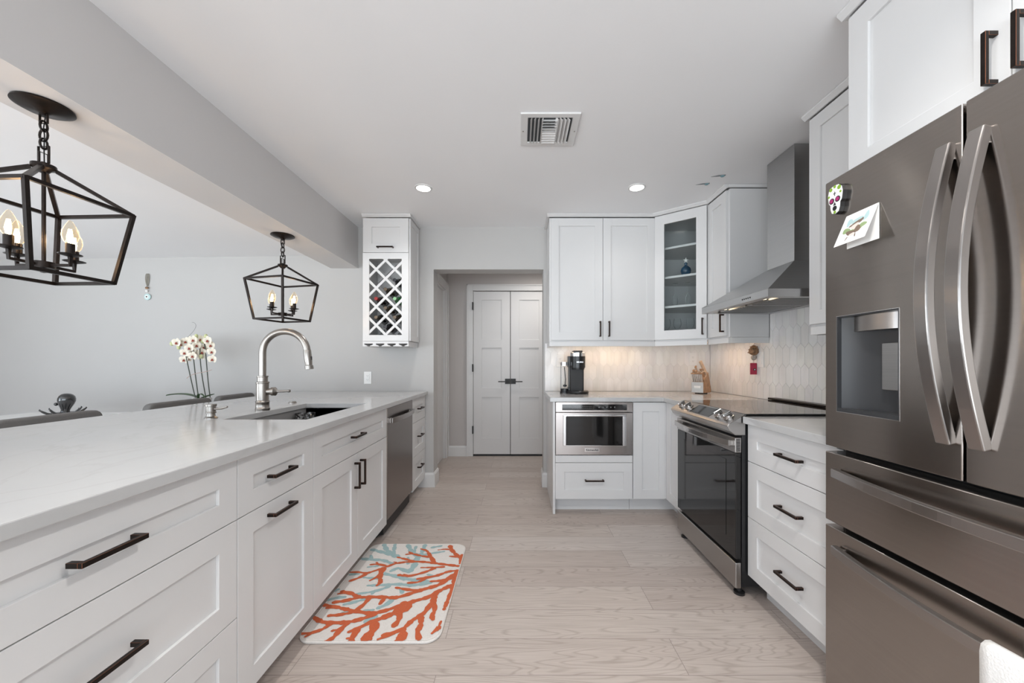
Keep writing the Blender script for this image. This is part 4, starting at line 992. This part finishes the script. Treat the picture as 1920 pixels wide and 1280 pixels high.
MB().prism([KB(-.05, -.010, .008), KB(-.05, .085, .008), KB(-.05, .09, .03), KB(-.05, .030, .185), KB(-.05, -.052, .125)], KB(.1, 0, 0)-KB(0, 0, 0)).build('rear_block', 'wood', root, bevel=.004)
MB().box(bx-.03, bx+.04, by-.03, by+.05, .90, .909).build('foot', 'black', root)
for i in range(6):
    ux = -.040+i*.0155; b0 = KB(ux, -.062, .102); d = (KB(0, -.055, .10)-KB(0, -.030, 0)).normalized(); d = Vector((-.25, -.2, 1)).normalized()
    r_ = thing('steak_knife', 'steel steak knife in the front row of the knife block', 'knife', b0, 'six steak knives in the block')
    MB().tube([b0, b0+d*.07], 0, sq=(.004, .006)).build('handle', 'chrome', r_, bevel=.0015)
    MB().tube([b0+d*.07, b0+d*.081], 0, sq=(.0055, .008)).build('end_cap', 'wood', r_, bevel=.002)
ks = [(-.024, -.012, .157, .105, 'topmost pale wood-handled knife at the left of the block'), (-.034, -.036, .138, .085, 'second pale-handled knife from the top in the block'), (-.018, -.030, .142, .07, 'third pale-handled knife from the top in the block'), (-.040, -.045, .13, .062, 'lowest pale-handled knife leaning left in the block'), (.006, -.02, .15, .075, 'pale-handled knife in the middle of the block')]
for i, (x, y, z, ln, lab) in enumerate(ks):
    b0 = KB(x, y, z-.003); d = Vector((-.30+(.2 if i == 4 else 0), -.30, .72)).normalized()
    r_ = thing('kitchen_knife', lab, 'knife', b0)
    MB().tube([b0, b0+d*ln*.4, b0+d*ln*.8], 0, sq=(.006, .010)).build('handle', 'woodlt', r_, bevel=.003)
    MB().tube([b0+d*ln*.8, b0+d*(ln*.8+.012)], 0, sq=(.007, .012)).build('end_cap', 'wood', r_, bevel=.002)
b0 = KB(.038, .012, .168); d = Vector((-.42, -.12, .8)).normalized()
r_ = thing('kitchen_knife', 'big brown wood-handled knife sticking out at the right of the block', 'knife', b0)
MB().tube([b0, b0+d*.04, b0+d*.085, b0+d*.115, b0+d*.13], 0, sq=(.008, .013)).build('handle', 'woodlt', r_, bevel=.004)
b0 = KB(.016, -.04, .128)
r_ = thing('kitchen_scissors', 'scissors with pale looped handles in the front of the knife block', 'scissors', b0)
for s_ in (-1, 1): MB().tube([b0+Vector((s_*.020+.020*math.cos(t_), -.012*1, .036+.028*math.sin(t_))) for t_ in [2*PI*i/16 for i in range(16)]], .0045, 8, loop=True).build('loop_handle', 'woodlt', r_, smooth=True)
MB().tube([b0, b0+Vector((0, -.008, .015))], 0, sq=(.006, .010)).build('pivot', 'chrome', r_)

# ------------------------------------------------------------------ wall ornament
ox, oy = 1.770, 2.815
root = thing('wall_ornament', 'hanging ornament with brown shell and red tag on the right tiled wall', 'ornament', (ox, oy, 1.30))
M['shell'] = noise_paint('shell_brown', (.22, .12, .06), .5, .6, 60); M['shellgrey'] = noise_paint('shell_grey', (.38, .34, .30), .6, .3, 60); M['redtag'] = noise_paint('red_tag', (.42, .03, .07), .6, .15, 40)
mb = MB().lathe([(0, 0), (.012, -.004), (.026, -.022), (.034, -.045), (.036, -.058), (.028, -.066), (.016, -.074), (0, -.078)], (ox, oy, 1.300), n=16)
for i in range(11):
    for j in range(3):
        a = 2*PI*i/11+j*.3; rr = (.020, .030, .036)[j]; z = 1.300-(.014, .036, .058)[j]
        mb.cyl((ox+rr*math.cos(a), oy+rr*math.sin(a)*.9, z), (ox+(rr+.008)*math.cos(a), oy+(rr+.008)*math.sin(a)*.9, z+.004), .0035, 6, .0008)
mb.build('pine_shell', 'shell', root)
MB().ball((ox, oy, 1.206), .019, 10, (1, 1, 1.15)).build('pebble', 'shellgrey', root)
MB().tube([(ox, oy, 1.305), (ox+.012, oy, 1.316), (RX1-.008, oy, 1.316)], .002, 6).tube([(ox, oy, 1.19), (ox, oy, 1.16)], .0015, 6).build('string', 'string', root)
MB().box(ox-.026, ox+.022, oy-.004, oy+.004, 1.078, 1.165).build('red_tag', 'redtag', root, bevel=.002)
MB().box(ox-.004, ox+.014, oy-.0055, oy-.0042, 1.108, 1.124).build('tag_patch', 'dark', root); MB().box(ox+.001, ox+.008, oy-.0065, oy-.0056, 1.112, 1.119).build('tag_bead', 'whitepl', root)

# ------------------------------------------------------------------ glass cabinet contents
def cabxy(px, d_in):
    # position behind the door along view ray: d_in = depth
    return ((px-973)*d_in/700, d_in)
x_, y_ = cabxy(1286, 3.125)
zs = 1.8985
root = thing('vase', 'round blue glass vase on the middle shelf of the glass cabinet', 'vase', (x_, y_, zs))
M['blueglass'] = noise_paint('blue_glass', (.02, .06, .11), .06, .5, 20)
MB().lathe([(0, 0), (.02, 0), (.034, .012), (.041, .036), (.036, .058), (.018, .076), (.011, .082), (.011, .098), (.014, .102), (.011, .102), (0, .100)], (x_, y_, zs), n=28).build('glass_body', 'blueglass', root, smooth=True)
mb = MB(); pts = []
for i in range(10): r_ = .026 if i % 2 == 0 else .009; a = PI/2+i*PI/5; pts.append((x_+r_*math.cos(a), y_-.003, zs+.124+r_*math.sin(a)))
tag(mb.prism(pts, (0, .006, 0)).build('starfish', 'paper', loc=(x_, y_, zs+.10), bevel=.001), 'small white starfish standing in the mouth of the blue vase', 'starfish')
def glass(px, d_in, z, label, flute, grp):
    x_, y_ = cabxy(px, d_in); root = thing('champagne_flute' if flute else 'wine_glass', label, 'glass', (x_, y_, z), grp)
    if flute:   # upside down: rim on shelf, foot on top
        MB().lathe([(.018, 0), (.022, .03), (.023, .06), (.018, .085), (.006, .10), (.0045, .105), (.0165, .08), (.0215, .06), (.0205, .03), (.0165, .0)], (x_, y_, z), n=20, cap=False).build('bowl', 'stem', root, smooth=True)
        MB().cyl((x_, y_, z+.100), (x_, y_, z+.188), .0032, 10).build('stem', 'stem', root, smooth=True)
        MB().lathe([(0, 0), (.004, 0), (.028, .007), (.028, .009), (0, .009)], (x_, y_, z+.187), n=24).build('foot', 'stem', root, smooth=True)
    else:
        MB().lathe([(0, 0), (.031, 0), (.031, .0015), (.005, .005), (.0035, .01)], (x_, y_, z), n=24).build('foot', 'stem', root, smooth=True)
        MB().cyl((x_, y_, z+.008), (x_, y_, z+.08), .0034, 10).build('stem', 'stem', root, smooth=True)
        MB().lathe([(.004, 0), (.022, .014), (.034, .045), (.034, .07), (.028, .10), (.0265, .10), (.0325, .07), (.0325, .046), (.021, .017), (.003, .003)], (x_, y_, z+.079), n=24, cap=False).build('bowl', 'stem', root, smooth=True)
glass(1266, 3.20, 1.6485, 'upside-down champagne flute at left on the cabinet shelf below the blue vase', True, 'champagne flutes')
glass(1290, 3.16, 1.6485, 'upside-down champagne flute at right on the cabinet shelf below the blue vase', True, 'champagne flutes')
glass(1250, 3.27, 1.3685, 'leftmost stemmed glass on the bottom of the glass cabinet', False, 'wine glasses')
glass(1270, 3.24, 1.3685, 'middle stemmed glass on the bottom of the glass cabinet', False, 'wine glasses')
glass(1295, 3.20, 1.3685, 'rightmost stemmed glass on the bottom of the glass cabinet', False, 'wine glasses')

# ------------------------------------------------------------------ floor mat with coral print
MX0, MX1, MY0, MY1 = -.935, -.332, 1.545, 2.385; ZM = .012
def rounded(x0, x1, y0, y1, r, z):
    P_ = []
    for cx_, cy_, a0 in ((x1-r, y1-r, 0), (x0+r, y1-r, PI/2), (x0+r, y0+r, PI), (x1-r, y0+r, 1.5*PI)):
        for i in range(9): a = a0+PI/2*i/8; P_.append((cx_+r*math.cos(a), cy_+r*math.sin(a), z))
    return P_
mb = MB(); r_ = .065
mb.rings([rounded(MX0+.002, MX1-.002, MY0+.002, MY1-.002, r_, 0.0005), rounded(MX0, MX1, MY0, MY1, r_, .004), rounded(MX0, MX1, MY0, MY1, r_, .009), rounded(MX0+.004, MX1-.004, MY0+.004, MY1-.004, r_-.003, ZM), rounded(MX0+.010, MX1-.010, MY0+.010, MY1-.010, r_-.008, ZM-.001), rounded(MX0+.014, MX1-.014, MY0+.014, MY1-.014, r_-.012, ZM)])
def inside(x, y, m_=.003):
    x0_, x1_, y0_, y1_ = MX0+m_, MX1-m_, MY0+m_, MY1-m_; x = min(max(x, x0_), x1_); y = min(max(y, y0_), y1_); r = r_
    for cx_, cy_, sx_, sy_ in ((x0_+r, y0_+r, -1, -1), (x1_-r, y0_+r, 1, -1), (x0_+r, y1_-r, -1, 1), (x1_-r, y1_-r, 1, 1)):
        dx, dy = x-cx_, y-cy_
        if dx*sx_ > 0 and dy*sy_ > 0:
            l_ = math.hypot(dx, dy)
            if l_ > r: x, y = cx_+dx*r/l_, cy_+dy*r/l_
    return x, y
def mp_(cx_, cy_):
    px, py = 540+cx_/5.333, 1000+cy_/5.333; D = (H-ZM)*700/(py-680); return Vector(((px-973)*D/700, D, 0))
lv = [0]
def ribbon(pts, w0, w1, mi):
    mb.mi = mi; P_ = [mp_(*p) for p in pts]; seg = []
    for i in range(len(P_)-1):
        n_ = max(2, int((P_[i+1]-P_[i]).length/.012))
        for k in range(n_): seg.append(P_[i].lerp(P_[i+1], k/n_))
    seg.append(P_[-1]); n_ = len(seg); Lr, Rr = [], []
    # smooth
    for _ in range(2): seg = [seg[0]]+[(seg[i-1]+seg[i]*2+seg[i+1])/4 for i in range(1, n_-1)]+[seg[-1]]
    lv[0] += 1; z = ZM+.0004+(.0006 if mi == 1 else 0)+lv[0]*.00001
    cap_a = []
    for i, p in enumerate(seg):
        t = (seg[min(i+1, n_-1)]-seg[max(i-1, 0)]).normalized(); s_ = Vector((-t.y, t.x, 0)); f_ = i/(n_-1)
        w = 1.15*(w0+(w1-w0)*f_)*(1+.22*math.sin(i*1.3+lv[0])+.15*math.sin(i*2.9+lv[0]*2))
        a = inside(*(p+s_*w).xy); b_ = inside(*(p-s_*w).xy); Lr.append((a[0], a[1], z)); Rr.append((b_[0], b_[1], z))
    VL = [mb.bm.verts.new(p) for p in Lr]; VR = [mb.bm.verts.new(p) for p in Rr]
    for i in range(n_-1): mb.face([VL[i], VL[i+1], VR[i+1], VR[i]])
    for e_, (p, w) in enumerate(((seg[0], w0), (seg[-1], w1))):
        c = [mb.bm.verts.new((*inside(p.x+w*math.cos(2*PI*k/12), p.y+w*math.sin(2*PI*k/12)), z+.00006+.00002*e_)) for k in range(12)]; mb.face(c)
teal = [([(840, 160), (960, 190), (1100, 230)], .012, .014), ([(960, 110), (990, 170), (1080, 230)], .012, .014), ([(1070, 110), (1060, 170), (1050, 220)], .010, .010), ([(720, 250), (830, 260), (950, 265), (1040, 300)], .012, .010), ([(830, 220), (835, 265)], .008, .008),
        ([(1200, 115), (1240, 190), (1300, 220), (1260, 330), (1210, 380)], .012, .016), ([(1280, 130), (1260, 190)], .008, .008), ([(1370, 115), (1340, 190), (1300, 250)], .012, .012), ([(1530, 125), (1440, 140)], .010, .010), ([(1560, 180), (1420, 200), (1350, 215)], .008, .010),
        ([(1200, 240), (1200, 300)], .008, .01), ([(1030, 375), (1100, 340), (1170, 370), (1210, 385)], .010, .012), ([(950, 400), (1060, 420), (1150, 450), (1300, 470), (1420, 490)], .010, .014), ([(620, 410), (700, 405)], .008, .01), ([(800, 335), (900, 325)], .007, .007), ([(760, 440), (900, 450)], .007, .01),
        ([(800, 520), (950, 515), (1100, 505), (1250, 520), (1400, 495)], .008, .012), ([(680, 605), (800, 590), (900, 570), (1010, 530)], .007, .010), ([(840, 605), (870, 570)], .006, .008), ([(1140, 550), (1140, 590)], .010, .010), ([(460, 575), (500, 560)], .010, .01), ([(400, 665), (480, 640), (570, 635)], .010, .008), ([(560, 710), (650, 690), (770, 655)], .008, .010), ([(1050, 655), (990, 710), (900, 745)], .012, .010), ([(780, 880), (830, 850), (880, 830)], .012, .010), ([(530, 800), (600, 790)], .008, .008), ([(760, 770), (850, 765)], .006, .008), ([(1400, 410), (1440, 420)], .008, .008)]
red = [([(1700, 325), (1560, 310), (1440, 292), (1300, 280), (1180, 285), (1070, 300), (960, 345), (860, 375), (790, 400), (700, 385), (625, 388)], .010, .007),
       ([(1460, 285), (1420, 220), (1390, 170), (1330, 155)], .012, .006), ([(1420, 235), (1330, 225), (1240, 200), (1180, 210)], .009, .006), ([(1240, 200), (1210, 185)], .007, .005), ([(1250, 280), (1170, 255), (1095, 238)], .010, .006), ([(1080, 290), (1060, 285)], .006, .004), ([(1000, 330), (900, 305), (825, 312)], .009, .006), ([(900, 305), (885, 290)], .006, .005),
       ([(790, 400), (720, 440), (620, 475)], .010, .008), ([(950, 350), (915, 430), (930, 490), (890, 520)], .016, .008), ([(900, 430), (820, 472)], .008, .006),
       ([(1740, 215), (1720, 300)], .010, .008), ([(1730, 250), (1690, 220), (1640, 170), (1620, 125)], .010, .012), ([(1640, 165), (1570, 155), (1500, 165)], .007, .004), ([(1700, 235), (1620, 228)], .008, .006),
       ([(1560, 335), (1440, 340), (1330, 342)], .007, .005), ([(1470, 345), (1390, 380), (1290, 410), (1200, 430), (1105, 415)], .009, .008), ([(1200, 425), (1160, 410)], .007, .006), ([(1700, 370), (1600, 380), (1500, 420), (1400, 440), (1300, 455)], .008, .010), ([(1400, 440), (1300, 490), (1200, 495)], .008, .007),
       ([(1690, 370), (1660, 470), (1640, 560), (1600, 660), (1560, 760)], .010, .008), ([(1660, 410), (1560, 470), (1430, 480)], .010, .008), ([(1650, 430), (1500, 520), (1350, 560), (1200, 610), (1080, 645), (900, 635), (700, 640), (640, 600), (540, 580)], .012, .010), ([(1300, 575), (1180, 560), (1080, 542)], .011, .007), ([(700, 640), (590, 670), (460, 690)], .010, .011), ([(640, 605), (560, 590), (500, 605)], .008, .005), ([(970, 640), (920, 705)], .010, .008),
       ([(1630, 520), (1500, 580), (1400, 640), (1250, 680), (1100, 730), (950, 780), (820, 800), (650, 775), (500, 740), (350, 715)], .012, .009), ([(820, 640), (760, 710), (680, 770)], .010, .010), ([(470, 735), (390, 745)], .008, .008), ([(640, 790), (520, 815), (410, 822)], .009, .009),
       ([(1160, 700), (1080, 790), (930, 850), (800, 900), (700, 950), (610, 985)], .018, .008), ([(1230, 690), (1180, 770), (1090, 800)], .012, .014), ([(1110, 790), (1120, 850), (1060, 925)], .010, .012), ([(880, 800), (760, 850), (600, 890), (430, 895), (330, 885), (260, 840)], .012, .009), ([(430, 900), (350, 960), (220, 1000), (110, 1005)], .010, .006), ([(230, 1000), (180, 1030)], .007, .007), ([(600, 895), (520, 960), (470, 1030), (370, 1100)], .012, .010), ([(520, 960), (440, 975)], .008, .006),
       ([(860, 890), (870, 950), (810, 1010), (740, 1110)], .016, .018), ([(700, 950), (650, 1030), (620, 1110)], .012, .012), ([(640, 1050), (590, 1050)], .006, .005), ([(810, 1010), (830, 1060)], .009, .006),
       ([(1490, 590), (1440, 690), (1360, 800), (1240, 870), (1150, 960), (1060, 990), (950, 1020)], .012, .009), ([(1150, 960), (1150, 1030), (1070, 1115)], .014, .020), ([(1060, 1000), (900, 1060)], .008, .006), ([(1330, 830), (1330, 920), (1290, 980), (1310, 1055)], .011, .010), ([(1460, 650), (1470, 780), (1430, 820), (1450, 860)], .010, .009), ([(1510, 940), (1440, 1000)], .010, .006), ([(1530, 880), (1490, 970)], .005, .006)]
for p, a, b_ in teal: ribbon(p, a, b_, 2)
for p, a, b_ in red: ribbon(p, a, b_, 1)
mt_ = mb.build('floor_mat', ['mat_cream', 'mat_red', 'mat_teal'], loc=((MX0+MX1)/2, (MY0+MY1)/2, 0), normals=True)
tag(mt_, 'cream kitchen mat printed with orange and teal coral, on the floor before the sink cabinet', 'mat')
# make sure print faces look up
for p in mt_.data.polygons:
    if p.material_index in (1, 2) and p.normal.z < 0: p.flip()

# ------------------------------------------------------------------ dining side
root = thing('dining_table', 'white dining table beyond the peninsula', 'table', (-3.3, 2.3, 0))
MB().box(-4.1, -2.56, 1.5, 3.16, .725, .75).build('tabletop', 'whitepl', root, bevel=.004)
for x in (-4.0, -2.70):
    for y in (1.6, 3.05): MB().box(x, x+.06, y, y+.06, 0, .725).build('leg', 'whitepl', root)
def chair(y0, y1, label, zt=.892):
    xc = -2.45; root = thing('dining_chair', label, 'chair', (xc, (y0+y1)/2, 0), 'grey chairs behind the peninsula')
    ym = (y0+y1)/2; hw = (y1-y0)/2; r = .045
    pf = [(-hw, .62), (-hw, zt-r)]+[(-hw+r-r*math.cos(a), zt-r+r*math.sin(a)) for a in (PI/8, PI/4, 3*PI/8, PI/2)]+[(hw-r+r*math.sin(a), zt-r+r*math.cos(a)) for a in (0, PI/8, PI/4, 3*PI/8, PI/2)]+[(hw, .62)]
    MB().prism([(xc-.0, ym+a, z) for a, z in pf], (-.055, 0, 0)).build('backrest', 'fabric', root, bevel=.012, seg=3, smooth=True)
    MB().box(xc-.50, xc-.04, y0+.01, y1-.01, .42, .50).build('seat', 'fabric', root, bevel=.02, seg=3, smooth=True)
    for y in (y0+.05, y1-.05): MB().box(xc-.045, xc-.015, y-.015, y+.015, .45, .66).build('back_post', 'blackmatte', root)
    for x in (xc-.46, xc-.06):
        for y in (y0+.04, y1-.04): MB().cyl((x, y, 0), (x, y, .425), .013, 10).build('leg', 'blackmatte', root)
chair(1.735, 2.205, 'grey upholstered chair nearest the camera behind the peninsula')
chair(2.475, 2.985, 'grey upholstered chair in the middle, in front of the orchid')
chair(3.055, 3.47, 'grey upholstered chair farthest away, partly behind the faucet')
# octopus
ox, oy, oz = -3.60, 2.96, .75
root = thing('octopus_figurine', 'glossy black octopus figurine on the dining table', 'figurine', (ox, oy, oz))
M['glossblack'] = mat('gloss_black_ceramic', (.01, .01, .011), .15, 0, Coat_Weight=1)
MB().lathe([(0, .172), (.018, .170), (.032, .163), (.043, .150), (.049, .133), (.050, .115), (.044, .090), (.034, .065), (.026, .045), (.024, .03), (.03, .015), (.025, .0), (0, .0)], (ox, oy, oz+.004), (.12, 0, 1), 28).ball((ox-.045, oy-.02, oz+.09), .013).build('head', 'glossblack', root, smooth=True)
for i in range(8):
    a = i*PI/4+.1; ln = .095+.012*(i % 3)
    MB().tube([(ox+ln*t_*math.cos(a), oy+ln*t_*math.sin(a), oz+.0155+(.0 if t_ < .6 else (t_-.6)**1.6*.13)) for t_ in (0.15, .3, .45, .6, .75, .9, 1.0, 1.05)]+[(ox+ln*1.02*math.cos(a), oy+ln*1.02*math.sin(a), oz+.058)], [.014, .012, .011, .010, .009, .008, .006, .005, .003], 10).build('tentacle', 'glossblack', root, smooth=True)
# orchid
ox, oy = -2.72, 3.10
def OP(px, py, d=0):   # photo position at orchid depth
    D = oy+d; return Vector(((px-973)*D/700, D, H-(py-680)*D/700))
root = thing('potted_orchid', 'white orchid with several stems in a grey pot behind the chairs', 'orchid', (OP(378, 740).x, oy, .75))
pc = OP(379, 745)
MB().lathe([(0, 0), (.05, 0), (.062, .10), (.066, .125), (.060, .125), (0, .115)], (pc.x, oy, .75), n=24).build('pot', 'whitepl', root, smooth=True)
def bz(pts, n=14):
    out = []
    for i in range(n+1):
        t = i/n; q = [Vector(p) for p in pts]
        while len(q) > 1: q = [q[k].lerp(q[k+1], t) for k in range(len(q)-1)]
        out.append(q[0])
    return out
stems = [[(366, 745), (358, 712), (355, 695), (351, 680), (349, 668)], [(372, 745), (368, 715), (364, 690), (362, 660), (360, 640)], [(386, 745), (380, 715), (376, 690), (373, 660), (376, 645)], [(394, 745), (389, 710), (388, 690), (386, 660), (383, 640)]]
for i, st in enumerate(stems): MB().tube(bz([OP(a, b_, .02*(i-1.5)) for a, b_ in st]), .0038, 7).build('flower_stem', 'stemgreen', root, smooth=True)
MB().tube(bz([OP(352, 632), OP(362, 622), OP(373, 612), OP(368, 604), OP(360, 604)]), .0010, 6).build('tendril', 'stemgreen', root)
MB().tube(bz([OP(350, 709, -.03), OP(362, 697, -.03), OP(380, 700, -.03), OP(397, 693, -.03)]), .0024, 6).build('raffia_tie', 'string', root)
def leaf(pts, w, nm='leaf'):
    C_ = bz(pts, 12); mb = MB(); R_ = []
    for i, p in enumerate(C_):
        t = i/12; ww = w*math.sin(PI*min(1, .12+.88*t))**.6+.001
        R_.append([p+Vector((0, -ww, ww*.25)), p, p+Vector((0, ww, ww*.25)), p+Vector((0, 0, -.004))])
    mb.rings(R_).build(nm, 'leaf', root, smooth=True)
leaf([OP(372, 746), OP(350, 736), OP(325, 738), OP(311, 741)], .028)
leaf([OP(378, 746), OP(390, 742), OP(402, 738)], .02); leaf([OP(372, 748, -.03), OP(370, 730, -.05), OP(385, 745, -.06)], .015)
def flower(px, py, d, s_=.030, bud=False):
    c = OP(px, py, d); mb = MB(); tilt = random.uniform(-.3, .3)
    def pet(ang, ln, wd, yy):
        v = []
        for i in range(10):
            a = 2*PI*i/10; x = ln*.5+ln*.5*math.cos(a); y = wd*math.sin(a)
            v.append(mb.bm.verts.new(c+Vector((x*math.cos(ang)-y*math.sin(ang), yy-.008*math.cos(a)-.004, x*math.sin(ang)+y*math.cos(ang)))))
        ce = mb.bm.verts.new(c+Vector((ln*.5*math.cos(ang), yy-.010, ln*.5*math.sin(ang))))
        for i in range(10): mb.face([v[i], v[(i+1) % 10], ce])
    if bud: mb.ball(c, s_*.5, 10, (.8, .8, 1.1)); mb.build('bud', 'petalgreen', root, smooth=True); return
    for a in (PI/2, PI/2+2.2, PI/2-2.2): pet(a+tilt, s_, s_*.38, 0)
    for a in (.15, PI-.15): pet(a+tilt, s_*1.05, s_*.58, -.004)
    mb.mi = 1; mb.ball(c+Vector((0, -.014, -.005)), s_*.17, 8, (1, 1, 1.3)); mb.ball(c+Vector((-.006, -.013, -.012)), s_*.13, 6); mb.ball(c+Vector((.006, -.013, -.012)), s_*.13, 6)
    mb.build('flower', ['petal', 'lip'], root, normals=False)
for px, py, d in ((333, 642, 0), (350, 640, .03), (364, 637, -.03), (371, 647, 0), (357, 652, -.05), (348, 661, 0), (363, 667, -.02), (391, 638, 0), (397, 647, .02), (399, 659, 0), (400, 673, -.01), (341, 645, .05), (357, 638, .06), (384, 651, .06), (379, 668, .05), (363, 655, .06), (354, 672, .04), (378, 636, .05), (369, 662, .07), (347, 674, .02), (381, 660, .04)): flower(px, py, d, .038)
for px, py in ((322, 644), (335, 651), (368, 630), (380, 640), (377, 668), (386, 630)): flower(px, py, .01, .034, True)
# evil eye hanging
ex, ez = -3.485, 1.98
root = thing('wall_charm', 'pale blue eye charm on a cord loop hanging on the dining wall', 'charm', (ex, RY1, ez))
yy = RY1-.008
mb = MB()
for o_ in (-.012, -.002, .010): mb.tube(bz([(ex-.004, yy, 1.885), (ex-.022+o_, yy, 1.95), (ex-.01+o_, yy, 2.04), (ex+.022+o_, yy, 2.04), (ex+.012+o_*.5, yy, 1.95), (ex+.004, yy, 1.885)], 14), .0022, 6)
mb.build('cord_loop', 'cord', root)
M['paleblue'] = mat('pale_blue_glass', (.50, .66, .66), .15)
MB().ball((ex, yy-.006, 1.868), .013, 12, (1.2, .6, .9)).build('wood_bead', 'shell', root, smooth=True)
MB().ball((ex-.002, yy-.004, 1.838), .011, 12).build('white_bead', 'whitepl', root, smooth=True)
MB().cyl((ex, yy+.006, 1.785), (ex, yy-.003, 1.785), .030, 28).build('eye_disc', 'paleblue', root, bevel=.002)
MB().cyl((ex-.002, yy-.003, 1.785), (ex-.002, yy-.005, 1.785), .016, 24).build('eye_white', 'whitepl', root)
MB().cyl((ex-.003, yy-.005, 1.785), (ex-.003, yy-.0065, 1.785), .007, 16).build('pupil', 'blackmatte', root)

# ------------------------------------------------------------------ under-cabinet lamps
light('under_cabinet_lamp', 'AREA', (.77, 3.33, 1.335), .6, (1, .60, .32), size=.70, sy=.02)
light('under_cabinet_lamp', 'AREA', (1.60, 3.05, 1.335), .5, (1, .60, .32), size=.02, sy=.4)
